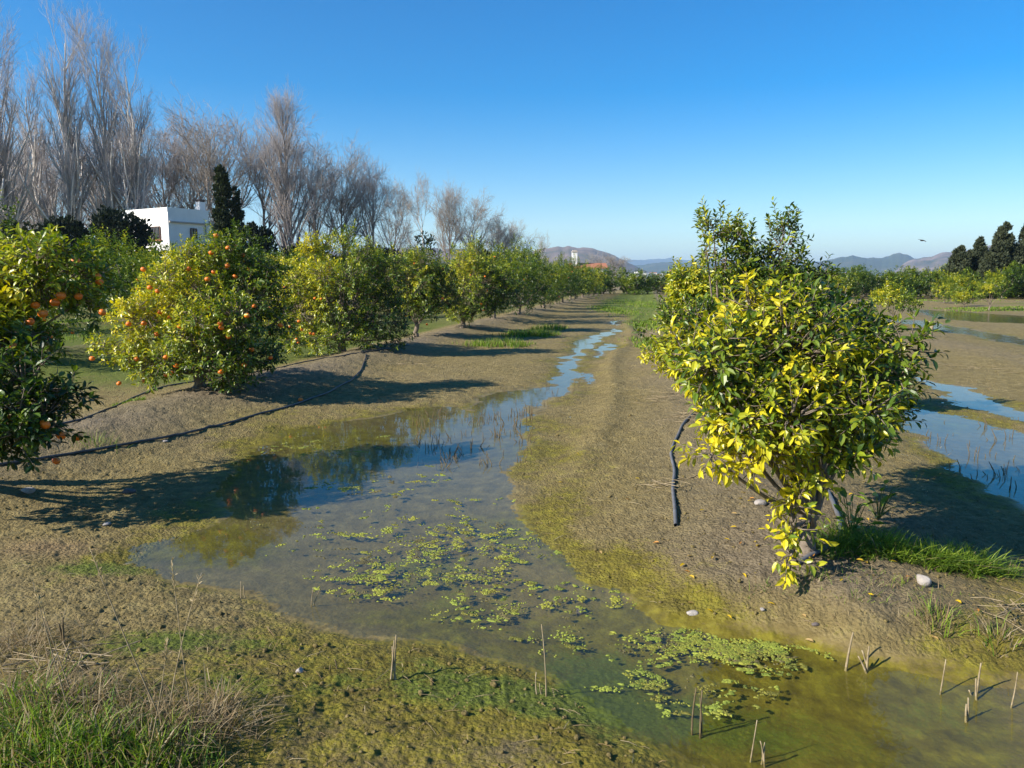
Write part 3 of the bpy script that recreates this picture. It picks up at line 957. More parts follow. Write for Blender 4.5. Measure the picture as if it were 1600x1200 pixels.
# ------------------------------------------------------------------ bare trees
def grow(rng, PP, RR, n, t0, t1, ang, length, taper_t, k, r_scale, rmin, up=0.0, wob=0.1, lfun=None):
    """spawn n children on the polylines PP (m,kk,3)"""
    m, kk, _ = PP.shape
    pi = rng.integers(m, size=n)
    t = rng.uniform(t0, t1, n)
    f = t * (kk - 1); i = np.minimum(f.astype(int), kk - 2); fr = (f - i)[:, None]
    st = PP[pi, i] * (1 - fr) + PP[pi, i + 1] * fr
    r0 = RR[pi, i] * (1 - fr[:, 0]) + RR[pi, i + 1] * fr[:, 0]
    T = unit(PP[pi, i + 1] - PP[pi, i])
    ref = unit(rng.normal(size=T.shape))
    S_ = unit(np.cross(T, ref))
    a = rng.uniform(ang[0], ang[1], n)[:, None]
    D = unit(T * np.cos(a) + S_ * np.sin(a) + np.array([0, 0, up * 0.5]))
    L = length * rng.uniform(0.6, 1.15, n) * (1 - taper_t * t)
    if lfun is not None:
        L = L * lfun(t)
    pts = [st]
    step = (L / (k - 1))[:, None]
    for j in range(k - 1):
        D = unit(D + np.array([0, 0, up]) / (k - 1) + rng.normal(size=D.shape) * wob)
        pts.append(pts[-1] + D * step)
    P = np.stack(pts, 1)
    ra = np.maximum(r0 * r_scale, rmin)
    R = ra[:, None] * np.linspace(1, 0.35, k)[None]
    return P, np.maximum(R, rmin * 0.6)

def bare_tree_meshes(seed, H, style, mb_trunk, mb_twig, dens=1.0):
    rng = np.random.default_rng(seed)
    k = 12
    z = np.linspace(0, 1, k)
    lean = rng.normal(size=2) * 0.02 * H
    tr = np.stack([lean[0] * z ** 2 + np.cumsum(rng.normal(size=k) * .006 * H), lean[1] * z ** 2 + np.cumsum(rng.normal(size=k) * .006 * H), z * H * (0.93 if style == 'column' else 0.68)], 1)
    tr[0, :2] = 0
    R0 = H * 0.017 * (1 - 0.9 * z) + 0.01
    P0, Rr0 = tr[None], R0[None]
    if style == 'column':
        P1, R1 = grow(rng, P0, Rr0, int(52 * dens), .10, .95, (.40, .80), H * .40, .62, 9, .55, .034, up=.50, wob=.07)
        P2, R2 = grow(rng, P1, R1, int(360 * dens), .15, .95, (.3, .65), H * .14, .3, 6, .45, .013, up=.28, wob=.11)
        P3, R3 = grow(rng, P2, R2, int(1700 * dens), .15, 1., (.3, .75), H * .075, .2, 4, .6, .011, up=.3, wob=.10)
        P4, R4 = grow(rng, P3, R3, int(2300 * dens), .2, 1., (.3, .75), H * .04, .2, 3, .7, .0085, up=.15, wob=.12)
    else:
        up = .28 if style == 'round' else .1
        P1, R1 = grow(rng, P0, Rr0, int(20 * dens), .32, 1., (.45, 1.0), H * .50, .25, 9, .55, .025, up=up + .3, wob=.10)
        P2, R2 = grow(rng, P1, R1, int(230 * dens), .2, 1., (.4, .9), H * .20, .3, 7, .5, .014, up=up, wob=.12)
        P3, R3 = grow(rng, P2, R2, int(1500 * dens), .15, 1., (.4, .9), H * .085, .2, 5, .6, .011, up=up * .6, wob=.12)
        P4, R4 = grow(rng, P3, R3, int(3200 * dens), .2, 1., (.4, .9), H * .045, .2, 3, .7, .008, up=up * .5, wob=.12)
    a = MB()
    a.tubes(P0, Rr0, 9); a.tubes(P1, R1, 5); 
    b = MB()
    b.tubes(P2, R2, 4, cap=False); b.tubes(P3, R3, 3); b.tubes(P4, R4, 3)
    return a.mesh("bare_trunk", mb_trunk, True), b.mesh("bare_crown", mb_twig, True)

BT = {}
for key, args in {
    'col1': (201, 20, 'column', M_PBARK, M_TWIG, .95), 'col2': (202, 20, 'column', M_PBARK, M_TWIG, .95),
    'col3': (203, 20, 'column', M_DBARK, M_TWIG, 1.25),
    'rnd1': (204, 14, 'round', M_DBARK, M_TWIG, 1.1), 'rnd2': (205, 14, 'round', M_DBARK, M_TWIG, 1.1), 'rnd3': (206, 14, 'round', M_DBARK, M_TWIGB, 1.2),
    'spr1': (207, 12, 'spread', M_DBARK, M_TWIGB, 1.0), 'pale': (208, 12, 'round', M_PBARK, M_TWIGB, .35)}.items():
    BT[key] = (bare_tree_meshes(*args), args[1])
GBARE = "leafless trees behind the orchard"
def bare(key, px, top_y, dist, label, wide=1.0, rz=0, tilt=0.0, name="bare_tree"):
    (tm, cm), H0 = BT[key]
    foot = at_d(px, 437, dist); foot[2] = 0
    top = at_d(px, top_y, dist)[2]
    sc = top / H0
    t = thing(name, foot, label, "tree", GBARE, rz)
    t.scale = (sc * wide, sc * wide, sc)
    t.rotation_euler = (0, tilt, rz)
    link("trunk", tm, t); link("crown", cm, t)
    return t
BARE = [
 ('col1', -15, 95, 66, "cut-off bare poplar at the left edge of the photo, leaning left", 1.1, 0.3, -0.06),
 ('col2', 28, 45, 68, "tall bare pale poplar nearest the left edge, tip leaning left", 0.75, 1.4, -0.04),
 ('col1', 118, 30, 70, "tallest bare poplar with a dense brushy top, upper left", .72, 2.2, 0.0),
 ('col2', 72, 130, 74, "shorter bare poplar between the two tallest poplars on the left", .85, 4.0, 0),
 ('col2', 178, 62, 72, "bare poplar with a thin pointed top right of the tallest one", .75, 4.4, .0),
 ('col1', 225, 100, 72, "bare poplar spreading above the left end of the white house", .85, 5.3, .05),
 ('rnd2', 150, 190, 80, "bushy bare tree among the feet of the tall poplars", 1.2, 1.0, 0),
 ('rnd1', 40, 200, 82, "bushy bare tree low behind the leftmost poplars", 1.2, 2.0, 0),
 ('rnd2', 95, 215, 90, "grey bare tree far behind the two tallest poplars", 1.3, 2.4, 0),
 ('rnd3', 0, 220, 90, "brownish bare tree far behind the left edge poplars", 1.2, .4, 0),
 ('rnd1', 272, 195, 84, "bare tree arching low over the white house roof", 1.1, 2.9, .03),
 ('rnd3', 355, 168, 84, "broad rounded brownish bare tree right behind the cypress", 1.05, .4, 0),
 ('rnd2', 318, 205, 88, "bare tree filling the gap between house chimney and rounded tree", 1.0, 3.4, 0),
 ('rnd1', 410, 195, 86, "grey bare tree just left of the pointed poplar", 1.0, 5.2, 0),
 ('col3', 456, 158, 82, "pointed bare poplar standing above its rounded neighbours", .85, 1.1, 0),
 ('rnd2', 498, 225, 86, "rounded bare tree right of the pointed poplar", 1.0, 4.1, 0),
 ('rnd3', 540, 238, 90, "bare tree with several dark stems, middle of the descending line", .95, 2.6, 0),
 ('rnd1', 585, 255, 88, "bare tree last but one before the gap in the tree line", .9, .9, .02),
 ('spr1', 612, 290, 86, "bare tree with wide right-hand branches at the gap in the tree line", .85, 0.2, .04),
 ('pale', 660, 276, 100, "slender sparse bare tree just right of the gap", .75, 3.0, 0),
 ('rnd3', 700, 285, 104, "narrow brownish bare tree second right of the gap", .7, 5.0, 0),
 ('spr1', 740, 305, 104, "bare tree with dark forked trunk right of the narrow brown one", .95, 4.3, 0),
 ('rnd3', 782, 340, 108, "low brown bare tree near the end of the tree line", 1.1, 1.7, 0),
 ('spr1', 808, 352, 110, "last low bare tree at the right end of the tree line", .95, 3.3, 0),
 ('pale', 846, 368, 150, "small pale bare tree standing alone left of the white tower", .8, 0.6, 0),
 ('rnd3', 962, 398, 190, "pinkish bare bush right of the terracotta roof", 1.7, 0.6, 0),
 ('rnd2', 935, 396, 205, "low greyish bare tree behind the terracotta roof", 1.5, 2.6, 0),
]
for b_ in BARE:
    bare(*b_)

# ------------------------------------------------------------------ evergreens
def evergreen_mesh(seed, profile, H, n, fsize, c0, c1, lump=0.25):
    """profile(t)->radius; foliage sprays on a lumpy surface of revolution"""
    rng = np.random.default_rng(seed)
    nl = 170
    lt = rng.beta(1.05, 1.3, nl) * 0.97
    la = rng.uniform(0, 2 * math.pi, nl)
    lr = profile(lt) * np.where(rng.random(nl) < .25, rng.uniform(0, .5, nl), rng.uniform(.6, 1 - .55 * lump + .12, nl))
    LC = np.stack([np.cos(la) * lr, np.sin(la) * lr, lt * H], 1)
    wmax = float(np.max(profile(np.linspace(0, 1, 40))))
    LR = (0.16 + lump * .35) * wmax * rng.uniform(.55, 1.25, nl) * (0.10 + .90 * profile(lt) / wmax)
    i = rng.integers(nl, size=n)
    dr = unit(rng.normal(size=(n, 3)))
    P = LC[i] + dr * (LR[i] * rng.uniform(.6, 1.05, n))[:, None] * np.array([1, 1, 1.45])
    P[:, 2] = np.maximum(P[:, 2], 0.05)
    out = unit(dr + .4 * np.stack([np.cos(la), np.sin(la), 0 * la], 1)[i])
    D = unit(out * .7 + np.array([0, 0, .7]) + rng.normal(size=(n, 3)) * .4)
    N = unit(out + rng.normal(size=(n, 3)) * .5)
    mixv = np.clip(0.5 + 0.5 * n3(P, .9, seed) + rng.normal(size=n) * .25, 0, 1)[:, None]
    col = np.array(c0) * (1 - mixv) + np.array(c1) * mixv
    L = fsize * rng.uniform(.6, 1.3, n)
    mb = MB()
    v, f, cc = leaf_geo(P, D, N, L, L * .55, col, False)
    mb.add(v, f, cc)
    # inner foliage body keeps the middle of the tree opaque
    return mb

def evergreen(name, px, top_y, dist, profile, n, fsize, c0, c1, seed, label, cat, group, lump=.25):
    foot = at_d(px, 437, dist); foot[2] = 0
    H = at_d(px, top_y, dist)[2]
    t = thing(name, foot, label, cat, group)
    link("crown", evergreen_mesh(seed, profile, H, n, fsize, c0, c1, lump).mesh("evergreen_crown", M_CONIFER), t)
    k = 6
    z = np.linspace(0, .85 * H, k)
    tm = MB().tubes(np.stack([0.02 * z * 0, 0 * z, z], 1), np.linspace(.16, .04, k) * H / 8, 8).mesh("evergreen_trunk", M_DBARK, True)
    link("trunk", tm, t)
    return t
DKG, DKG2 = (0.012, 0.022, 0.012), (0.038, 0.052, 0.024)
evergreen("cypress", 376, 288, 63, lambda t: .6 * np.sqrt(np.clip(1 - t, 0, 1)) + .05, 5000, .28, (.016, .026, .012), (.055, .066, .024), 311, "lower ragged cypress touching the dark narrow one on its right", "cypress", None)
evergreen("cypress", 354, 258, 62, lambda t: 1.0 * np.sqrt(np.clip(1 - t, 0, 1)) * (0.75 + 0.25 * t) + .08, 9000, .34, (.014, .024, .010), (.05, .062, .022), 301, "dark narrow cypress standing right of the white house", "cypress", None)
bush = lambda w: (lambda t: w * np.sqrt(np.clip(1 - t ** 2.2, 0.01, 1)))
GD = "dark evergreen shrubs behind the orchard"
evergreen("evergreen_shrub", 192, 328, 58, bush(3.1), 9000, .36, DKG, (.022, .032, .018), 302, "big dark evergreen shrub left of the white house", "shrub", GD)
evergreen("evergreen_shrub", 105, 342, 57, bush(2.7), 7000, .36, DKG, (.025, .036, .018), 303, "dark evergreen shrub under the tall poplars at left", "shrub", GD)
evergreen("evergreen_shrub", 40, 348, 57, bush(2.4), 5000, .36, (.02, .03, .012), (.05, .06, .025), 304, "olive-green shrub low at the left edge under the poplars", "shrub", GD)
evergreen("evergreen_shrub", 402, 352, 60, bush(2.0), 6000, .34, DKG, (.02, .028, .016), 305, "dark evergreen shrub right of the narrow cypress", "shrub", GD)
evergreen("evergreen_shrub", 664, 362, 96, bush(2.0), 1300, .34, (.06, .07, .03), (.14, .14, .06), 306, "ivy-green shrub around the slender bare tree", "shrub", GD)
evergreen("evergreen_shrub", 480, 385, 80, bush(4.0), 6000, .40, (.03, .028, .02), (.06, .055, .035), 307, "brownish undergrowth below the pointed poplar", "shrub", GD)
evergreen("evergreen_shrub", 590, 392, 84, bush(4.5), 6000, .40, (.03, .028, .02), (.06, .055, .035), 308, "brownish undergrowth below the gap in the tree line", "shrub", GD)
evergreen("evergreen_shrub", 760, 398, 100, bush(5.0), 6000, .45, (.04, .04, .02), (.10, .10, .035), 309, "olive undergrowth below the last low bare trees", "shrub", GD)
GC = "dark cypresses at the right edge"
cyp = lambda w: (lambda t: 1.1 * w * np.clip((1 - t), 0, 1) ** .85 * (0.82 + .18 * np.minimum(t * 6, 1)) + .06)
for px, ty, dist, w, lb in [(1497, 383, 70, 1.55, "lowest and leftmost dark cypress of the clump at right"), (1528, 371, 71, 1.5, "dark cypress with pointed tip, second in the clump at right"),
                            (1563, 345, 72, 1.9, "tall dark cypress in the clump at right, cone-shaped"), (1601, 343, 72, 2.1, "tall broad dark cypress cut by the right edge of the photo"),
                            (1546, 394, 69, 1.5, "low dark cypress in front of the tall cone-shaped one"), (1512, 392, 72, 1.4, "low dark cypress between the two lowest in the clump"), (1640, 360, 73, 2.1, "dark cypress just beyond the right edge of the photo")]:
    evergreen("cypress", px, ty, dist, cyp(w), 14000, .26, (.022, .034, .018), (.075, .085, .042), 320 + px % 97, lb, "cypress", GC, .3)

# ------------------------------------------------------------------ buildings
def rot_pt(o, ax, ay, u, v, z):
    return np.array([o[0] + ax[0] * u + ay[0] * v, o[1] + ax[1] * u + ay[1] * v, z])

def white_house():
    D = 66.0
    cor = at_d(268, 437, D); cor[2] = 0
    ztop = at_d(268, 330, D)[2]
    u = np.array([.52, .85]); v = np.array([-.85, .52])      # u: right-hand wall, v: left-hand wall going back
    rz = math.atan2(u[1], u[0])
    h = thing("white_house", cor, "white flat-roofed house with chimney behind the orchard at left", "house", None, rz)
    w = MB()
    w.box((2.0, 3.2, ztop / 2), (4.0, 6.4, ztop))                       # main block
    link("wall", w.mesh("wall", M_WALL), h)
    z2 = ztop - 0.75
    w2 = MB(); w2.box((6.5, 3.6, z2 / 2), (5.0, 5.6, z2))
    link("wing", w2.mesh("wing", M_WALL), h)
    r = MB(); r.box((2.0, 3.2, ztop + .02), (3.6, 6.0, .1))
    link("roof", r.mesh("roof", M_FLAT), h)
    # parapet of main block and wing coping in a darker tone
    pr = MB()
    for c, s_ in (((2, .09, ztop + .17), (4.06, .18, .34)), ((.09, 3.2, ztop + .17), (.18, 6.04, .34)), ((3.91, 3.2, ztop + .17), (.18, 6.04, .34)), ((2, 6.31, ztop + .17), (4.06, .18, .34))):
        pr.box(c, s_)
    link("parapet", pr.mesh("parapet", M_WALL), h)
    cp = MB(); cp.box((6.53, .74, z2 + .06), (5.1, .26, .12)); cp.box((6.53, 3.6, z2 + .03), (5.1, 5.4, .06))
    link("coping", cp.mesh("coping", M_FLAT), h)
    ch = MB(); ch.box((5.5, 3.0, z2 + 1.05), (.62, .62, 2.1))
    co = link("chimney", ch.mesh("chimney", M_WALL), h)
    cc = MB(); cc.box((5.5, 3.0, z2 + 2.18), (.5, .5, .16)); cc.box((5.5, 3.0, z2 + 2.30), (.72, .72, .08))
    link("chimney_cap", cc.mesh("chimney_cap", M_DSTONE), co)
    pp = MB(); pp.tubes([(4.3, .9, z2), (4.3, .9, z2 + 1.0)], .06, 8)
    link("vent_pipe", pp.mesh("vent_pipe", M_WALL, True), h)
    lg = MB(); lg.box((2.0, -.09, z2 - .1), (3.9, .18, .12)); lg.box((2.0, -.03, .45), (4.0, .06, .9))
    link("ledge", lg.mesh("ledge", M_FLAT), h)
    dp = MB().tubes([(3.6, -.1, .1), (3.6, -.1, z2 - .2)], .05, 8); link("drainpipe", dp.mesh("drainpipe", M_IRON, True), h)
    rl = MB()
    for i in range(6):
        rl.tubes([(4.4 + i * .85, .95, z2), (4.4 + i * .85, .95, z2 + .9)], .03, 6)
    rl.tubes([(4.4, .95, z2 + .9), (8.65, .95, z2 + .9)], .03, 6); link("railing", rl.mesh("railing", M_IRON), h)
    # window in the sunlit left wall
    zc = at_d(250, 363, D)[2]
    def window(face, pos, wd, ht, sill=True, bars=True):
        fr = MB()
        def bx(mb, du, dz, su, sz, dep, out):
            if face == 'left':
                mb.box((-out, pos + du, zc + dz), (dep, su, sz))
            else:
                mb.box((pos + du, -out, zc + dz), (su, dep, sz))
        t_ = .09
        for du, dz, su, sz in ((0, ht / 2, wd, t_), (0, -ht / 2, wd, t_), (-wd / 2, 0, t_, ht - t_), (wd / 2, 0, t_, ht - t_), (0, 0, .05, ht - t_)):
            bx(fr, du, dz, su, sz, .1, .03)
        f_ = link("window", fr.mesh("window", M_WOODF), h)
        g = MB(); bx(g, 0, 0, wd - t_, ht - t_, .03, .012)
        link("pane", g.mesh("pane", M_PANE), f_)
        if bars:
            b = MB()
            for i in range(7):
                bx(b, -wd / 2 + wd * (i + 1) / 8, 0, .03, ht, .03, .11)
            link("bars", b.mesh("bars", M_IRON), f_)
        if sill:
            s2 = MB(); bx(s2, 0, -ht / 2 - .12, wd + .3, .1, .22, .1)
            link("sill", s2.mesh("sill", M_TILE), f_)
    window('left', 1.9, 1.6, 1.0)
    window('right', 2.4, .6, .85, False, False)
    window('right', 6.4, .7, .85, True, False)
white_house()

def tower_house():
    D = 180.0
    b = at_d(893, 437, D); b[2] = 0
    h = thing("farmhouse", b, "white farmhouse with terracotta roof and tall square tower", "house", None, 0.05)
    ez = at_d(893, 419, D)[2]; rz_ = at_d(893, 412.5, D)[2]
    L = 8.2
    w = MB(); w.box((L / 2, 3, ez / 2), (L, 6, ez)); link("wall", w.mesh("wall", M_WALL), h)
    r = MB()
    v = [(-.3, -.4, ez - .05), (L + .3, -.4, ez - .05), (L + .3, 6.4, ez - .05), (-.3, 6.4, ez - .05), (-.3, 3, rz_ + .3), (L + .3, 3, rz_ + .3)]
    r.add(v, [[[0, 1, 5, 4], [3, 4, 5, 2], [0, 3, 2, 1]], [[0, 4, 3], [1, 2, 5]]])
    link("roof", r.mesh("roof", M_TILE), h)
    t = MB(); tz = at_d(897, 394, D)[2]
    t.box((.85, 1.6, tz / 2), (1.15, 1.15, tz))
    tw = link("tower", t.mesh("tower", M_WALL), h)
    c = MB(); c.box((.85, 1.6, tz + .12), (1.4, 1.4, .24)); c.box((.85, 1.6, tz + .4), (1.0, 1.0, .3)); link("cap", c.mesh("cap", M_FLAT), tw)
    for xx in (2.6, 5.2):
        wd = MB(); wd.box((xx, -.02, ez - 1.5), (.8, .08, 1.0)); link("window", wd.mesh("window", M_WOODF), h)
    d = MB(); d.box((6.9, -.02, 1.05), (1.0, .08, 2.1)); link("door", d.mesh("door", M_WOODF), h)
    sh = MB(); sh.box((L + 1.2, 2.5, ez * .42), (2.0, 4.5, ez * .84)); link("shed", sh.mesh("shed", M_DBARK), h)
tower_house()

# pole beside the lone bare tree
pp = at_d(827, 437, 140); pp[2] = 0
po = thing("utility_pole", pp, "thin grey pole standing left of the small pale bare tree", "pole")
zt = at_d(827, 393, 140)[2]
link("shaft", MB().tubes([(0, 0, 0), (0, 0, zt)], [.12, .08], 8).mesh("shaft", M_IRON, True), po)
link("arm", MB().box((0, 0, zt - .3), (.9, .08, .08)).mesh("arm", M_IRON), po)

def town_house(label, group, px, dist, w, hgt, seed):
    rng = random.Random(seed)
    b = at_d(px, 437, dist); b[2] = 0
    t = thing("distant_house", b, label, "house", group, rng.uniform(-.6, .6))
    m = MB(); m.box((0, 0, hgt / 2), (w, w * .8, hgt)); link("wall", m.mesh("wall", M_WALL), t)
    r = MB()
    if rng.random() < .5:
        v = [(-w / 2 - .3, -w * .4 - .3, hgt), (w / 2 + .3, -w * .4 - .3, hgt), (w / 2 + .3, w * .4 + .3, hgt), (-w / 2 - .3, w * .4 + .3, hgt), (-w / 2 - .3, 0, hgt + w * .18), (w / 2 + .3, 0, hgt + w * .18)]
        r.add(v, [[[0, 1, 5, 4], [3, 4, 5, 2]], [[0, 4, 3], [1, 2, 5]]])
        link("roof", r.mesh("roof", M_TILE), t)
    else:
        r.box((0, 0, hgt + .2), (w * 1.02, w * .82, .4)); link("roof", r.mesh("roof", M_WALL), t)
    wn = MB()
    for i in range(3):
        wn.box((-w * .3 + i * w * .3, -w * .4 - .02, hgt * .55), (w * .1, .1, hgt * .25))
    link("window", wn.mesh("window", M_PANE), t)
rt = random.Random(3)
for i in range(26):
    town_house("white building of the distant town seen over the far orchard", "buildings of the distant town", 990 + i * 4.1 + rt.uniform(-3, 3), rt.uniform(1200, 1700), rt.uniform(7, 18), rt.uniform(7, 15), i)
for i in range(14):
    town_house("white building at the foot of the right-hand hills", "buildings at the foot of the right hills", 1295 + i * 13 + rt.uniform(-8, 8), rt.uniform(1400, 2200), rt.uniform(8, 18), rt.uniform(8, 15), 50 + i)

# ------------------------------------------------------------------ hills
def hill_mat(name, c1, c2, c3):
    m, n, l, b = new_mat(name)
    geo = n.new("ShaderNodeNewGeometry").outputs["Position"]
    a = noise_node(n, l, 0.006, 6, .65, geo)
    c = noise_node(n, l, 0.03, 5, .7, geo)
    r = ramp(n, l, a.outputs["Fac"], [(.36, c1), (.5, c2), (.64, c3)])
    col = mixc(n, l, maths(n, l, 'MULTIPLY', c.outputs["Fac"], .5), r.outputs[0], c1)
    l.new(col, b.inputs["Base Color"])
    b.inputs["Roughness"].default_value = 1.0
    b.inputs["Specular IOR Level"].default_value = 0.0
    return m

def hill(profile, dist, depth, mat, label, seed, rough=0.10):
    """profile: (px, py) of the crest as seen, built as terrain at that distance"""
    pr = np.array(profile, float)
    nx, ny = 420, 60
    px = np.linspace(pr[0, 0], pr[-1, 0], nx)
    py = np.interp(px, pr[:, 0], pr[:, 1])
    py = np.convolve(np.pad(py, 4, 'edge'), np.ones(9) / 9, 'valid')
    u = (px - 800) / FPX
    crest = CAM_H + (437 - py) / FPX * dist / math.cos(PITCH) ** 0
    crest = np.maximum(crest * (1 + rough * (.9 * fbm(px * .03, px * 0 + seed, 3, seed) + .25 * fbm(px * .09, px * 0 - seed, 2, seed + 3))), 0)
    t = np.linspace(0, 1, ny)
    Y = dist - depth + 1.6 * depth * t
    shape = np.where(t < .625, sstep(0, .625, t) ** 1.0, sstep(1.0, .625, t))
    X = u[None] * Y[:, None]
    Z = crest[None] * shape[:, None]
    k = 1 / (depth * .28)
    Z = Z * (1 + 2.4 * rough * fbm(X * k, Y[:, None] * k + 0 * X, 5, seed) * (1 - 0.6 * shape[:, None] ** 4)) - 3
    idx = np.arange(nx * ny).reshape(ny, nx)
    Q = np.stack([idx[:-1, :-1], idx[:-1, 1:], idx[1:, 1:], idx[1:, :-1]], -1).reshape(-1, 4)
    V = np.stack([X, np.broadcast_to(Y[:, None], X.shape), Z], -1).reshape(-1, 3)
    tag(link("hills", build_mesh("hills", V, [Q], True, None, [mat])), label, None, None, "structure")
HM1 = hill_mat("reddish_hill", (.055, .060, .030), (.16, .105, .075), (.26, .17, .13))
HM2 = hill_mat("wooded_hill", (.030, .045, .022), (.055, .070, .032), (.10, .09, .05))
HM3 = hill_mat("quarried_hill", (.06, .065, .035), (.17, .12, .09), (.36, .25, .20))
hill([(-500, 415), (300, 408), (560, 396), (640, 386), (700, 391), (770, 396), (830, 397), (862, 393), (885, 389), (900, 388), (918, 392), (940, 398), (958, 403), (975, 411), (1000, 421), (1040, 437)], 3600, 1300, HM1, "reddish hill ridge behind the white tower", 401, .14)
hill([(900, 425), (960, 408), (1000, 407), (1040, 406), (1080, 408), (1120, 407), (1200, 410), (1290, 409), (1400, 412)], 11000, 2500, HM2, "faintest blue mountain ridge on the horizon", 402, .12)
hill([(880, 432), (950, 414), (1000, 411), (1060, 412), (1100, 410), (1180, 412), (1260, 416), (1300, 425)], 5600, 1500, HM2, "low wooded blue ridge behind the distant town", 403, .16)
hill([(1240, 420), (1275, 408), (1300, 402), (1325, 398), (1345, 400), (1362, 403), (1380, 401), (1398, 399), (1412, 403), (1430, 410), (1470, 418), (1520, 425)], 5000, 1500, HM2, "blue wooded double-humped hill at right", 404, .14)
hill([(1390, 425), (1415, 406), (1440, 399), (1470, 394), (1500, 392), (1530, 385), (1560, 378), (1600, 374), (1700, 370), (1900, 385), (2100, 410)], 4200, 1300, HM3, "quarried pinkish hill behind the dark cypresses", 405, .14)

# ------------------------------------------------------------------ hoses
def hose(name, pts, r, mat, label, lift=0.9, group="irrigation hoses", ground=True, n=90):
    W = np.array([on_ground(px, py)[:2] for px, py in pts])
    seg = np.concatenate([[0], np.cumsum(np.linalg.norm(np.diff(W, axis=0), axis=1))])
    tt = np.linspace(0, seg[-1], n)
    # smooth by Catmull-Rom-like averaging
    X = np.interp(tt, seg, W[:, 0]); Y = np.interp(tt, seg, W[:, 1])
    for _ in range(4):
        X[1:-1] = (X[:-2] + X[1:-1] * 2 + X[2:]) / 4; Y[1:-1] = (Y[:-2] + Y[1:-1] * 2 + Y[2:]) / 4
    X += .006 * np.sin(tt * 5.1); Y += .008 * np.sin(tt * 3.7 + 1)
    Z = ground_h(X, Y)
    Zs = np.convolve(np.pad(Z, 3, 'edge'), np.ones(7) / 7, 'valid')
    Z = np.maximum(Zs, Z - r * .3) + r * lift
    mb = MB().tubes(np.stack([X, Y, Z], 1), r, 10)
    o = tag(link(name, mb.mesh(name, mat, True)), label, "hose", group)
    return o
hose("irrigation_hose", [(-60, 733), (0, 723), (60, 715), (130, 705), (200, 692), (260, 681), (320, 668), (370, 656), (420, 645), (470, 630), (510, 615), (545, 597), (562, 582), (569, 566), (572, 556)], .0125, M_HOSE, "black irrigation hose curving along the foot of the left bank")
hose("irrigation_hose", [(60, 672), (100, 663), (140, 655), (175, 640), (205, 624), (240, 609), (280, 600), (340, 592), (400, 583), (470, 569), (540, 557), (590, 549), (640, 540)], .0115, M_HOSE, "black irrigation hose on top of the left bank under the trunks")
hose("irrigation_hose", [(1056, 823), (1053, 800), (1052, 770), (1053, 740), (1049, 712), (1052, 694), (1062, 674), (1076, 655), (1090, 640), (1102, 628), (1110, 616)], .0125, M_HOSEG, "dusty grey hose lying on bare soil left of the yellow-leaved tree")
hose("irrigation_hose", [(1246, 884), (1262, 874), (1284, 864), (1302, 852), (1314, 836), (1312, 812), (1300, 786), (1294, 770)], .014, M_HOSEG, "grey hose bent around the foot of the yellow-leaved tree")
# pale cut branch on the soil by the hose
hose("fallen_branch", [(1056, 750), (1075, 748), (1098, 741), (1112, 733)], .0045, M_STALK, "pale cut branch lying against the dusty grey hose", .9, None)
COL.objects[-1]["category"] = "branch"

# ------------------------------------------------------------------ oranges on the ground
for px, py, lb in [(470, 628, "fallen orange near the end of the curving hose"), (232, 622, "fallen orange beside the second tree on the left bank")][:1]:
    p = on_ground(px, py)
    tag(link("orange", ORANGE, None, Vector(p + [0, 0, .028])), lb, "orange")

# ------------------------------------------------------------------ stones, clods
def rock_mesh(seed, r, flat=.65, n=2):
    import bmesh
    bm = bmesh.new()
    bmesh.ops.create_icosphere(bm, subdivisions=n, radius=1)
    rng = np.random.default_rng(seed)
    V = np.array([v.co[:] for v in bm.verts])
    for _ in range(7):
        d = unit(rng.normal(size=3)); k = rng.uniform(.55, .85)
        h = V @ d
        V = V - np.maximum(h - k, 0)[:, None] * d * .8
    V = V * (1 + .06 * n3(V, 2.5, seed)[:, None])
    V = V * np.array([1, rng.uniform(.7, .95), flat]) * r
    F = np.array([[v.index for v in f.verts] for f in bm.faces])
    bm.free()
    return V, F
def stone(px, py, r, mat, label, seed, flat=.6):
    p = on_ground(px, py)
    V, F = rock_mesh(seed, r, flat, 3)
    o = link("stone", build_mesh("stone", V, [F], True, None, [mat]), None, Vector(p + [0, 0, r * flat * .45]))
    o.rotation_euler = (0, 0, seed)
    tag(o, label, "stone", "stones on the mud")
stone(1188, 788, .055, M_STONE, "flat pale stone lying below the yellow-leaved tree", 1, .4)
stone(1441, 911, .045, M_STONE, "round pale stone at the foot of the right grass patch", 2, .75)
stone(1082, 957, .030, M_STONE, "small pinkish stone at the edge of the algae puddle", 3, .5)
stone(908, 957, .032, M_DSTONE, "dark wet stone in the shallow end of the main puddle", 4, .6)
stone(1192, 938, .016, M_STONE, "little white pebble on the bank below the yellow-leaved tree", 5, .6)
stone(1276, 938, .018, M_DSTONE, "small dark pebble on the bank right of the white pebble", 6, .6)
stone(44, 768, .05, M_STONE, "pale stone in the shadow of the nearest left tree", 7, .5)
stone(167, 820, .03, M_STONE, "small pale stone at the edge of the left shadow", 8, .5)
stone(202, 770, .05, M_DSTONE, "brown lump lying in the middle of the left shadow", 9, .5)
stone(258, 690, .03, M_STONE, "white chip on the moss beyond the left shadow", 10, .4)
stone(468, 1050, .018, M_STONE, "small pale pebble on the mossy foreground", 11, .7)
stone(1072, 1008, .0, M_STONE, "", 12) if False else None

def near_pts(n, seed, ymax=16, pw=1.0, dry=True, xlim=.85):
    """random ground points, denser near the camera"""
    rng = np.random.default_rng(seed)
    y = 1.9 * (ymax / 1.9) ** (rng.random(n) ** pw)
    x = rng.uniform(-1, 1, n) * (0.6 + xlim * y)
    if dry:
        sd = pond_sd(x, y)
        k = sd > 0.03
        x, y = x[k], y[k]
    return x, y, rng

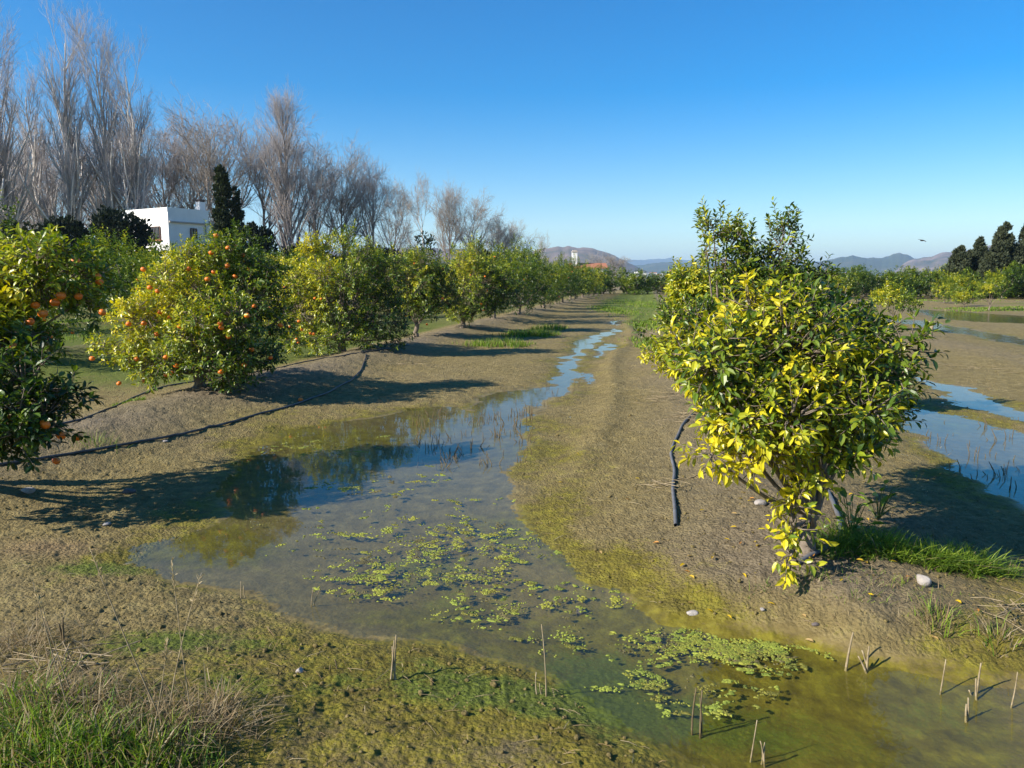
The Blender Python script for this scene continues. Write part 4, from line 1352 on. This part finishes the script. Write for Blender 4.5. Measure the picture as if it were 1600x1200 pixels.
def scatter_clods():
    x, y, rng = near_pts(6500, 501, 14)
    q = row_q(x, y)
    z = ground_h(x, y)
    protos_ = [rock_mesh(600 + i, 1.0, .7, 1) for i in range(6)]
    mb = MB()
    for i in range(6):
        m = np.arange(len(x)) % 6 == i
        V0, F0 = protos_[i]
        n = m.sum()
        r = np.clip(rng.lognormal(-5.1, .45, n), .003, .022)
        a = rng.uniform(0, 6.28, n)
        ca, sa = np.cos(a), np.sin(a)
        Vx = V0[None, :, 0] * ca[:, None] - V0[None, :, 1] * sa[:, None]
        Vy = V0[None, :, 0] * sa[:, None] + V0[None, :, 1] * ca[:, None]
        V = np.stack([Vx, Vy, np.broadcast_to(V0[None, :, 2], Vx.shape)], -1) * r[:, None, None]
        V += np.stack([x[m], y[m], z[m] + r * .25], 1)[:, None]
        F = (F0[None] + (np.arange(n) * len(V0))[:, None, None]).reshape(-1, 3)
        mb.add(V.reshape(-1, 3), [F])
    tag(link("clods", mb.mesh("clods", bpy.data.materials["field_mud"], True)), "crumbs of brown mud scattered over the field", "clods", None, "stuff")
scatter_clods()

# ------------------------------------------------------------------ grasses
def blades(x, y, h, w, lean, rng, cols, zf=None, leandir=None, curve=.5):
    """tapered bending blades; arrays per blade"""
    n = len(x)
    z = ground_h(x, y, False) - .01 if zf is None else zf
    a = rng.uniform(0, 6.28, n) if leandir is None else leandir
    d = np.stack([np.cos(a), np.sin(a), np.zeros(n)], 1)
    side = np.stack([-np.sin(a), np.cos(a), np.zeros(n)], 1)
    tw = rng.uniform(0, 6.28, n)
    side = side * np.cos(tw)[:, None] + d * np.sin(tw)[:, None]
    P = np.stack([x, y, z], 1)
    V = []
    for u, ww in ((0, 1.0), (.4, .9), (.75, .55), (1, 0)):
        c = P + d * (lean * h * (u * (1 - curve) + u * u * curve))[:, None] + np.array([0, 0, 1.0]) * (h * u * (1 - .35 * np.minimum(lean, 1.5) * u))[:, None]
        if ww > 0:
            V.append(c - side * (w * ww * .5)[:, None]); V.append(c + side * (w * ww * .5)[:, None])
        else:
            V.append(c)
    V = np.stack(V, 1)
    k = 7
    off = (np.arange(n) * k)[:, None, None]
    F4 = (np.array([[0, 1, 3, 2], [2, 3, 5, 4]])[None] + off).reshape(-1, 4)
    F3 = (np.array([[4, 5, 6]])[None] + off).reshape(-1, 3)
    return V.reshape(-1, 3), [F4, F3], np.repeat(cols, k, 0)

GREEN = np.array([[.06, .13, .012], [.14, .23, .018], [.25, .33, .035]])
DRYC = np.array([[.30, .23, .13], [.42, .34, .21], [.20, .15, .08], [.28, .19, .10]])
def pick(rng, P, n):
    i = rng.integers(len(P), size=n); j = rng.integers(len(P), size=n); f = rng.random((n, 1))
    return P[i] * f + P[j] * (1 - f)

def grass_patch(label, spots, n, h, w, seed, dry=.1, lean=.5, name="grass", mat=None):
    """spots: (px, py, rx metres, ry metres, weight)"""
    rng = np.random.default_rng(seed)
    wt = np.array([s_[4] for s_ in spots], float); wt /= wt.sum()
    i = rng.choice(len(spots), n, p=wt)
    C = np.array([on_ground(s_[0], s_[1])[:2] for s_ in spots])
    R = np.array([[s_[2], s_[3]] for s_ in spots])
    g = rng.normal(size=(n, 2)) * .5
    # gather in tufts
    tuft = rng.normal(size=(max(8, n // 18), 2)) * .5
    g = tuft[rng.integers(len(tuft), size=n)] + g * .13
    xy = C[i] + g * R[i]
    hh = h * rng.uniform(.4, 1.15, n) * np.exp(-.35 * (g ** 2).sum(1))
    isd = rng.random(n) < dry
    cols = np.where(isd[:, None], pick(rng, DRYC, n), pick(rng, GREEN, n))
    v, f, c = blades(xy[:, 0], xy[:, 1], hh, w * rng.uniform(.7, 1.2, n), lean * rng.uniform(.2, 1.6, n), rng, cols)
    return tag(link(name, MB().add(v, f, c).mesh(name, mat or M_BLADE)), label, "grass", None, "stuff")

grass_patch("green grass mixed with dry blades in the near left corner", [(40, 1190, .42, .28, 3), (160, 1200, .35, .2, 2.0), (250, 1190, .2, .12, .6), (10, 1110, .3, .2, 1.0)], 3000, .15, .0055, 701, .33, .7)
grass_patch("grey dry grass litter along the near left bank", [(40, 1010, .35, .25, 2), (120, 1090, .4, .2, 3), (270, 1140, .3, .18, 2.4), (330, 1130, .2, .12, 1)], 2600, .13, .003, 702, 1.0, 1.3, "dry_grass", M_DRY)
grass_patch("lush green grass at the right foot of the yellow-leaved tree", [(1400, 868, .45, .12, 3), (1480, 885, .30, .10, 2), (1340, 850, .25, .14, 1), (1520, 890, .2, .08, .8)], 3000, .19, .006, 703, .06, 1.1)
grass_patch("thin grass and weeds on the bank below the yellow-leaved tree", [(1340, 900, .5, .15, 2), (1250, 910, .5, .15, .7), (1410, 940, .5, .12, 1)], 700, .07, .003, 704, .5, .9)
grass_patch("tall green grass at the foot of the left bank", [(830, 525, .8, .8, 3), (780, 540, .8, .6, 2), (860, 515, .6, .8, 1.4)], 3000, .24, .012, 705, .1, .3)
grass_patch("green grass strip between the near left trees", [(130, 505, 2.2, 2.5, 3), (60, 520, 1.5, 1.5, 1), (230, 505, 1.5, 2.0, .7)], 5000, .16, .014, 706, .1, .4)
grass_patch("grass covering the far end of the path", [(1000, 475, 2.0, 14, 3), (960, 485, 1.2, 8, 2), (1020, 510, .6, 5, 1.3), (1025, 540, .5, 3, 1)], 9000, .13, .022, 707, .12, .4)
grass_patch("small bright weeds beside the bank-top hose", [(195, 632, .18, .15, 1), (215, 628, .15, .12, 1)], 400, .07, .007, 708, 0, .9)
grass_patch("grass strip below the orchard edge on the far right", [(1560, 482, 4, 1.2, 2), (1610, 484, 5, 1.2, 2), (1440, 470, 7, 1.2, 1)], 3500, .14, .04, 709, .1, .4)
grass_patch("sparse dry straw on the mud of the right field", [(1540, 575, 2, 1.2, 1), (1500, 545, 3, 1.5, 1), (1450, 700, .6, .5, .3), (1530, 600, 1.5, .8, 1)], 500, .06, .006, 710, 1.0, 1.5, "dry_grass", M_DRY)

def grass_tuft(px, py, label, seed, h=.13, n=110, dry=.45, r=.05):
    rng = np.random.default_rng(seed)
    p = on_ground(px, py)
    g = rng.normal(size=(n, 2)) * r
    a = np.arctan2(g[:, 1], g[:, 0])
    isd = rng.random(n) < dry
    cols = np.where(isd[:, None], pick(rng, DRYC, n), pick(rng, GREEN * 1.1, n))
    v, f, c = blades(p[0] + g[:, 0], p[1] + g[:, 1], h * rng.uniform(.35, 1.1, n), .004 * rng.uniform(.7, 1.3, n), rng.uniform(.1, 1.1, n), rng, cols, leandir=a + rng.normal(size=n) * .5)
    v = v - p
    o = link("grass_tuft", MB().add(v, f, c).mesh("grass_tuft", M_BLADE), None, Vector(p))
    tag(o, label, "grass tuft", "grass tufts")
grass_tuft(1466, 970, "half-dry grass tuft below the round pale stone", 721)
grass_tuft(1562, 998, "pale dry-based grass tuft nearest the right edge of the photo", 722, .12, 100, .6)
grass_tuft(310, 1135, "clump of thin dry stems at the foot of the tall seed stalks", 723, .16, 70, 1.0, .08)
grass_tuft(150, 690, "low green tuft in the shade of the nearest left tree", 724, .16, 60, .1, .09)

grass_tuft(345, 1105, "stand of short upright grey stems right of the tall seed stalks", 726, .15, 60, 1.0, .018)
grass_tuft(70, 1060, "grey dry tuft beside the twisted woody twig", 727, .16, 80, .95, .045)

# broad-leaved weed by the hose at the yellow tree
def weed(px, py, label, seed, h=.16, n=26, L=.07):
    rng = np.random.default_rng(seed)
    p = on_ground(px, py)
    a = rng.uniform(0, 6.28, n); e = rng.uniform(.1, 1.1, n)
    D = np.stack([np.cos(a) * np.cos(e), np.sin(a) * np.cos(e), np.sin(e)], 1)
    P = D * rng.uniform(.02, .12, n)[:, None] + np.stack([0 * a, 0 * a, rng.uniform(0, h, n)], 1)
    N = unit(np.array([0, 0, 1.0]) + rng.normal(size=(n, 3)) * .3)
    mb = MB()
    v, f, c = leaf_geo(P, D, N, L * rng.uniform(.6, 1.2, n), L * .5, pick(rng, GREEN, n), True)
    t = thing("weed", p, label, "weed")
    link("leaves", mb.add(v, f, c).mesh("weed_leaves", M_LEAF), t)
    st = np.stack([np.zeros((n, 3)), P * .6, P], 1)
    link("stem", MB().tubes(st, .0025, 4).mesh("weed_stem", M_CALYX), t)
weed(1330, 838, "broad-leaved green weed growing between hose and lush grass", 731)
weed(1372, 812, "taller green weed behind the lush grass patch", 732, .2, 22)

# ------------------------------------------------------------------ dry seed stalks, reed stubs
def stalk(px, py, tip_px, tip_py, label, seed, r=.0022, head=True, name="dry_stalk", mat=None, group="tall dry seed stalks", toward=0.0, cat="stalk"):
    p = on_ground(px, py)
    dist = p[1] + toward
    tip = at_d(tip_px, tip_py, dist)
    rng = np.random.default_rng(seed)
    k = 10
    t = np.linspace(0, 1, k)[:, None]
    mid = (p + tip) / 2 + np.array([rng.normal() * .015, rng.normal() * .03, .02])
    pl = p * (1 - t) ** 2 + 2 * mid * t * (1 - t) + tip * t ** 2 - p
    th = thing(name, p, label, cat, group)
    link("stem", MB().tubes(pl, np.linspace(r, r * .45, k), 6).mesh("stalk_stem", mat or M_STALK, True), th)
    if head:
        n = 26
        u = rng.uniform(.78, 1.0, n)
        P = np.stack([np.interp(u, t[:, 0], pl[:, i]) for i in range(3)], 1)
        D = unit(unit(pl[-1] - pl[-2])[None] + rng.normal(size=(n, 3)) * .45)
        v, f, c = leaf_geo(P, D, unit(rng.normal(size=(n, 3))), .022, .004, pick(rng, DRYC[:2] * 1.15, n), False)
        link("seed_head", MB().add(v, f, c).mesh("seed_head", M_DRY), th)
stalk(255, 1130, 140, 855, "tall pale seed stalk leaning left over the moss, longest of them", 801, .0026)
stalk(262, 1125, 315, 895, "dry seed stalk leaning right beside the longest one", 802)
stalk(300, 1130, 268, 875, "thin upright dry stalk ending near the puddle's left tip", 803)
stalk(110, 1120, 50, 905, "dry stalk with whitish head leaning left near the corner", 804)
stalk(115, 1090, 62, 935, "shorter dry stalk with whitish head close to the corner", 805)
stalk(230, 1190, 262, 1000, "bent dry stalk rising from the near grass", 806)
stalk(95, 1000, 112, 925, "short thin dry stalk beside the woody twig", 807, .002, False)

def stub(px, py, tops, label, seed, r=.005, mat=None, group="cut reed stubs"):
    """a rooted cluster of cut stems; tops are pixels of the stem ends"""
    p = on_z(px, py, min(0.0, gz(*on_z(px, py)[:2])) if False else gz(*on_z(px, py)[:2]))
    th = thing("reed_stub", p, label, "reed stub", group)
    rng = np.random.default_rng(seed)
    for (tx, ty) in tops:
        tip = at_d(tx, ty, p[1] + rng.normal() * .01)
        k = 6
        t = np.linspace(0, 1, k)[:, None]
        b = p + np.array([rng.normal() * .012, rng.normal() * .012, -.01])
        b[0] += (tip[0] - p[0]) * .5
        mid = (b + tip) / 2 + np.array([rng.normal() * .006, 0, 0])
        pl = b * (1 - t) ** 2 + 2 * mid * t * (1 - t) + tip * t ** 2 - p
        link("stem", MB().tubes(pl, np.linspace(r, r * .55, k), 6).mesh("reed_stem", mat or M_STALK, True), th)
stub(1090, 1150, [(1088, 1075), (1097, 1078), (1094, 1090)], "pair of tall reed stubs in the olive algae of the puddle", 811, .0045, M_STALKD)
stub(1190, 1195, [(1188, 1158), (1195, 1160)], "short reed stub pair at the bottom edge of the photo", 812, .004)
stub(1166, 1192, [(1183, 1125)], "single thin bent reed stem near the bottom edge", 813, .003)
stub(1326, 1048, [(1333, 988)], "single pale reed stub left of the standing pair", 814, .006)
stub(1350, 1050, [(1347, 1016), (1358, 1010), (1341, 1025)], "pair of pale reed stubs at the far edge of the front puddle", 815, .006)
stub(1462, 1086, [(1478, 1030)], "slanting reed stub in the open grey water at right", 816, .0035)
stub(1532, 1090, [(1533, 1036), (1525, 1060), (1514, 1078)], "forked reed stub in the open grey water near the right edge", 817, .005)
stub(1513, 1126, [(1513, 1090), (1510, 1100)], "short double reed stub below the forked one", 818, .005)
stub(1586, 1108, [(1590, 1050)], "lone reed stub nearest the right edge of the photo", 819, .0035)
stub(616, 1062, [(619, 992), (616, 1000), (613, 1010)], "stiff dry reed stub on the mossy edge of the foreground", 820, .005)
stub(847, 1088, [(843, 1068), (838, 1050), (846, 975)], "reed stub with one long thin stem in the green algae", 821, .0035)
stub(525, 1048, [(523, 1030), (516, 1040)], "short slanted leafy stub on the moss left of the stiff one", 822, .004, M_STALKD)
stub(378, 935, [(376, 908), (381, 915)], "two thin stems at the left shore of the main puddle", 823, .003)
stub(492, 948, [(490, 918), (500, 920), (476, 955)], "fan of thin dry stems in the shallow left water", 824, .003)
stub(152, 1062, [(158, 1043), (165, 1046)], "stubby grey root end casting a shadow on the left moss", 825, .012, M_CLOD)
stub(88, 1008, [(98, 965), (92, 975), (75, 990)], "twisted dark woody twig on the left mud", 826, .006, M_STALKD)

# many little dark stems standing in the far part of the puddles
SM = []
for i in range(5):
    rng = np.random.default_rng(830 + i)
    mb = MB()
    for j in range(rng.integers(1, 4)):
        h = rng.uniform(.05, .12)
        b = np.array([rng.normal() * .02, rng.normal() * .02, -.02])
        mb.tubes(np.stack([b, b + [rng.normal() * .006, 0, h * .5], b + [rng.normal() * .02, rng.normal() * .015, h]]), [.0045, .004, .0025], 5)
    SM.append(mb.mesh("plant_stub", M_STALKD, True))
rs = random.Random(9)
def little(n, x0, x1, y0, y1, label, group, slope=0):
    for i in range(n):
        px, py = rs.uniform(x0, x1), rs.uniform(y0, y1)
        py += slope * (px - x0)
        p = on_z(px, py)
        if pond_sd(np.array([p[0]]), np.array([p[1]]))[0] > 0.12:
            continue
        o = link("plant_stub", SM[i % 5], None, (p[0], p[1], gz(p[0], p[1])))
        o.rotation_euler = (0, 0, rs.uniform(0, 6.28))
        o.scale = (1, 1, rs.uniform(1.0, 1.8))
        tag(o, label, "plant stub", group)
little(110, 650, 835, 645, 730, "short dark plant stub standing in the blue part of the main puddle", "plant stubs in the main puddle")
little(22, 800, 900, 590, 660, "short dark plant stub standing where the stream enters the main puddle", "plant stubs at the stream mouth")
little(34, 1450, 1600, 650, 770, "short dark plant stub standing in the right puddle", "plant stubs in the right puddle")

# forked stump and pale trunk far right
p = on_ground(1453, 527)
t = thing("tree_stump", p, "pale forked stump standing alone on the right field", "stump")
zt = at_d(1453, 503, p[1])[2] - p[2]
link("trunk", MB().tubes([(0, 0, -.02), (.01, 0, zt * .4), (.03, 0, zt * .8)], [.065, .048, .05], 9).mesh("stump_trunk", M_STALK, True), t)
link("branch", MB().tubes([(.03, 0, zt * .76), (-.02, 0, zt * .9), (-.07, 0, zt)], [.05, .04, .035], 8).mesh("stump_branch", M_STALK, True), t)
link("branch", MB().tubes([(.03, 0, zt * .76), (.08, 0, zt * .92), (.11, 0, zt * 1.02)], [.05, .045, .04], 8).mesh("stump_branch", M_STALK, True), t)

# ------------------------------------------------------------------ floating algae
def algae():
    rng = np.random.default_rng(901)
    spots = [(620, 850, .9, .6, 70), (690, 840, .55, .45, 70), (600, 905, .40, .2, 30), (730, 870, .8, .7, 60), (800, 930, .6, .4, 40), (560, 905, .15, .05, 14), (740, 900, .35, .2, 30), (560, 760, .45, .3, 16), (660, 745, .5, .3, 14),
             (520, 700, .7, .5, 34), (470, 700, .5, .3, 16), (760, 960, .25, .12, 22), (880, 1000, .3, .14, 16), (1090, 1010, .28, .14, 90), (1165, 1015, .30, .10, 110), (1120, 985, .2, .05, 18), (1200, 1040, .22, .10, 26), (1020, 1060, .18, .14, 14), (1060, 1110, .2, .14, 12), (1150, 1080, .25, .1, 14), (560, 925, .2, .06, 12), (700, 780, .7, .4, 16), (810, 860, .2, .3, 10), (950, 940, .2, .1, 8)]
    mb = MB()
    for px, py, rx, ry, n in spots:
        c = on_z(px, py)
        for _ in range(n):
            g = rng.normal(size=2) * .5
            cx, cy = c[0] + g[0] * rx, c[1] + g[1] * ry
            m = int(min(40, rng.lognormal(2.1, .8))) + 1
            el = rng.uniform(0, 3.14)
            es = rng.uniform(.4, 1.3)
            tint = np.array([.31, .35, .038]) * rng.uniform(.5, 1.2) + np.array([rng.uniform(-.02, .06), 0, 0])
            if rng.random() < .10:
                tint = np.array([.17, .14, .045]) * rng.uniform(.6, 1.2)
            for _ in range(m):
                r = min(.015, rng.lognormal(-5.35, .5))
                g1_, g2_ = rng.normal() * .036 * es, rng.normal() * .015 * es
                ox, oy = cx + g1_ * math.cos(el) - g2_ * math.sin(el), cy + (g1_ * math.sin(el) + g2_ * math.cos(el)) * .8
                k = 7
                a = np.arange(k) * 2 * math.pi / k
                rr_ = r * np.clip(1 + .45 * rng.normal(size=k), .25, 2)
                rim = np.stack([ox + np.cos(a) * rr_ * 1.3, oy + np.sin(a) * rr_, np.full(k, -.001)], 1)
                ins_ = np.stack([ox + np.cos(a) * rr_ * .75, oy + np.sin(a) * rr_ * .58, .0015 + .0025 * rng.random(k)], 1)
                top = np.array([[ox, oy, .002 + .003 * rng.random()]])
                V = np.concatenate([rim, ins_, top])
                i = np.arange(k); j = (i + 1) % k
                mb.add(V, [np.stack([i, j, k + j, k + i], 1), np.stack([k + i, k + j, np.full(k, 2 * k)], 1)], tint * rng.uniform(.8, 1.15))
    m, nn, l, b = new_mat("algae_scum")
    at = nn.new("ShaderNodeAttribute"); at.attribute_name = "Col"
    geo = nn.new("ShaderNodeNewGeometry").outputs["Position"]
    tx = noise_node(nn, l, 120, 4, .7, geo)
    l.new(mixc(nn, l, tx.outputs["Fac"], at.outputs["Color"], mixc(nn, l, 1.0, at.outputs["Color"], (.35, .4, .35), 'MULTIPLY')), b.inputs["Base Color"])
    b.inputs["Roughness"].default_value = .7
    bp = nn.new("ShaderNodeBump"); bp.inputs["Strength"].default_value = .7; bp.inputs["Distance"].default_value = .006
    l.new(tx.outputs["Fac"], bp.inputs["Height"]); l.new(bp.outputs[0], b.inputs["Normal"])
    tag(link("algae", mb.mesh("algae", m, True)), "clumps of yellow-green algae floating on the main puddle", "algae", None, "stuff")
algae()

# ------------------------------------------------------------------ fallen leaves, twigs
FL = []
for i in range(4):
    rng = np.random.default_rng(910 + i)
    v, f, c = leaf_geo(np.zeros((1, 3)), np.array([[1.0, 0, .1]]), np.array([[0, .2, 1.0]]), np.array([.06]), np.array([.027]), np.array([[[.62, .42, .02], [.55, .36, .03], [.48, .22, .04], [.40, .27, .10]][i]]), True, .12 + .2 * rng.random(), .3)
    FL.append(MB().add(v, f, c).mesh("fallen_leaf", M_LEAF))
LEAFPX = [(1103, 953, 0), (1135, 962, 0), (1070, 884, 0), (1065, 746, 0), (992, 750, 0), (872, 755, 0), (978, 783, 2), (1180, 1018, 3), (1390, 878, 0), (1270, 868, 2), (1415, 905, 2), (1502, 947, 0), (1525, 955, 2), (1340, 690, 0), (1395, 745, 0), (1430, 745, 0), (1440, 790, 0), (1350, 755, 0), (1180, 850, 0), (1130, 845, 0), (1100, 800, 0), (1160, 820, 1), (1030, 850, 2), (1220, 850, 1), (1350, 880, 1), (1160, 900, 0), (1085, 905, 1), (900, 710, 1), (940, 870, 3), (60, 700, 3), (210, 720, 3)]
for _ in range(46):
    LEAFPX.append((rs.gauss(1230, 110), rs.gauss(850, 60), rs.choice((0, 1, 2, 3, 3))))
for i, (px, py, k) in enumerate(LEAFPX):
    p = on_ground(px, py)
    o = link("fallen_leaf", FL[k], None, (p[0], p[1], p[2] + .012))
    o.rotation_euler = (rs.uniform(-.2, .2), rs.uniform(-.2, .2), rs.uniform(0, 6.28))
    o.scale = (.65,) * 3
    wh = "right bank around the yellow-leaved tree" if px > 1025 else ("path beside the main puddle" if px > 500 else "ground under the nearest left tree")
    tag(o, "small fallen leaf lying on the " + wh, "fallen leaf", "fallen leaves on the " + wh)

def straw():
    """bits of straw and dead stems lying on the mud"""
    mb = MB()
    x, y, rng = near_pts(2600, 920, 13)
    n = len(x)
    z = ground_h(x, y)
    a = rng.uniform(0, 6.28, n)
    L = np.clip(rng.lognormal(-3.1, .5, n), .015, .16)
    d = np.stack([np.cos(a), np.sin(a), rng.normal(size=n) * .18 + .05], 1)
    P = np.stack([x, y, z + .004], 1)
    pl = np.stack([P - d * L[:, None] * .5, P + np.array([0, 0, .004]), P + d * L[:, None] * .5], 1)
    v, f, _ = tube_geo(pl, np.broadcast_to(np.array([.0011, .0014, .0008]), (n, 3)), 3)
    mb.add(v, f, np.repeat(pick(rng, DRYC, n), 9, 0))
    # stubble: tiny upright dead stems on the tilled strip
    x, y, rng = near_pts(2600, 921, 15)
    k = (row_q(x, y) > -2.6) & (row_q(x, y) < 1.2) & (y > 3.5)
    x, y = x[k], y[k]
    n = len(x)
    v, f, c = blades(x, y, rng.uniform(.02, .06, n), np.full(n, .003), rng.uniform(.2, 1.6, n), rng, pick(rng, DRYC, n))
    mb.add(v, f, c)
    tag(link("straw", mb.mesh("straw", M_DRY)), "bits of dry straw and stubble strewn over the mud", "straw", None, "stuff")
straw()

def prunings(px, py, label, seed, n=26, r=.3):
    rng = np.random.default_rng(seed)
    p = on_ground(px, py)
    a = rng.uniform(0, 6.28, n)
    L = rng.uniform(.12, .38, n)
    c = np.stack([rng.normal(size=n) * r * .5, rng.normal(size=n) * r * .6, np.zeros(n)], 1)
    c[:, 2] = ground_h(c[:, 0] + p[0], c[:, 1] + p[1]) - p[2] + rng.uniform(.005, .04, n)
    d = np.stack([np.cos(a), np.sin(a), rng.normal(size=n) * .12], 1)
    pl = np.stack([c - d * L[:, None] / 2, c + rng.normal(size=(n, 3)) * .012, c + d * L[:, None] / 2], 1)
    tag(link("twigs", MB().tubes(pl, np.broadcast_to(np.array([.0032, .0026, .0012]), (n, 3)), 4).mesh("twigs", M_STALK, True), None, Vector(p)), label, "twigs", None, "stuff")
prunings(1060, 620, "heap of pale pruned twigs on the bank left of the hidden tree", 931, 46, .45)
prunings(1070, 655, "pale pruned twigs above the grey hose", 932, 22, .3)
prunings(1580, 960, "tangle of pale dry roots near the right edge", 933, 16, .16)
prunings(1040, 760, "a few dry twigs beside the grey hose", 934, 12, .15)
prunings(1510, 575, "pale dry twigs lying on the right field", 935, 26, .7)
prunings(620, 565, "dark prunings below the third left tree", 936, 24, .5)
prunings(480, 600, "dry prunings lying below the fallen end of the hose", 937, 34, .6)
prunings(90, 1040, "broken twigs and roots on the near left bank", 938, 24, .2)

# ------------------------------------------------------------------ birds
def bird(px, py, dist, span, label, rz=0.0, bank=0.2):
    c = at_d(px, py, dist)
    t = thing("bird", c, label, "bird", "birds in the sky", rz)
    u = np.linspace(0, 1, 9)
    body = np.stack([(u - .45) * span * .75, 0 * u, .02 * span * np.sin(u * 3.1)], 1)
    link("body", MB().tubes(body, span * np.array([.01, .05, .07, .075, .075, .065, .05, .04, .012]), 8).mesh("bird_body", M_BIRD, True), t)
    for sg in (-1, 1):
        v = [(.16, 0, .02), (-.10, 0, .02), (.12, .22 * sg, .06), (-.12, .22 * sg, .05), (-.02, .5 * sg, .03), (-.10, .46 * sg, .025)]
        v = np.array(v) * span
        lo = v - np.array([0, 0, .012 * span])
        f = [[0, 1, 3, 2], [2, 3, 5, 4], [6, 8, 9, 7], [8, 10, 11, 9], [0, 2, 8, 6], [2, 4, 10, 8], [4, 5, 11, 10], [5, 3, 9, 11], [3, 1, 7, 9]]
        link("wing", MB().add(np.concatenate([v, lo]), [f]).mesh("bird_wing", M_BIRD), t)
    t.rotation_euler = (bank, 0, rz)
bird(1441, 376, 60, .75, "dark bird gliding low above the right-hand hills", 0.45, .3)
for px, py, lb in [(1055, 188, "tiny distant bird high above the yellow-leaved tree, leftmost of the high ones"), (1186, 173, "highest tiny distant bird, right of the leftmost high one"), (1371, 184, "rightmost tiny distant bird high in the sky"), (1261, 213, "lowest of the tiny distant birds right of centre")]:
    bird(px, py, 90, .32, lb, 1.2, .5)

# ------------------------------------------------------------------ haze
def haze():
    mb = MB().box((0, 6000, 200), (34000, 17000, 412))
    m = bpy.data.materials.new("haze_air")
    m.use_nodes = True
    n = m.node_tree.nodes
    n.remove(n["Principled BSDF"])
    v = n.new("ShaderNodeVolumePrincipled")
    v.inputs["Color"].default_value = (.52, .73, 1.0, 1)
    v.inputs["Density"].default_value = 1.2e-4
    v.inputs["Anisotropy"].default_value = 0.2
    m.node_tree.links.new(v.outputs[0], n["Material Output"].inputs["Volume"])
    tag(link("haze", mb.mesh("haze", m)), "thin bluish air haze over the plain", "haze", None, "stuff")
haze()
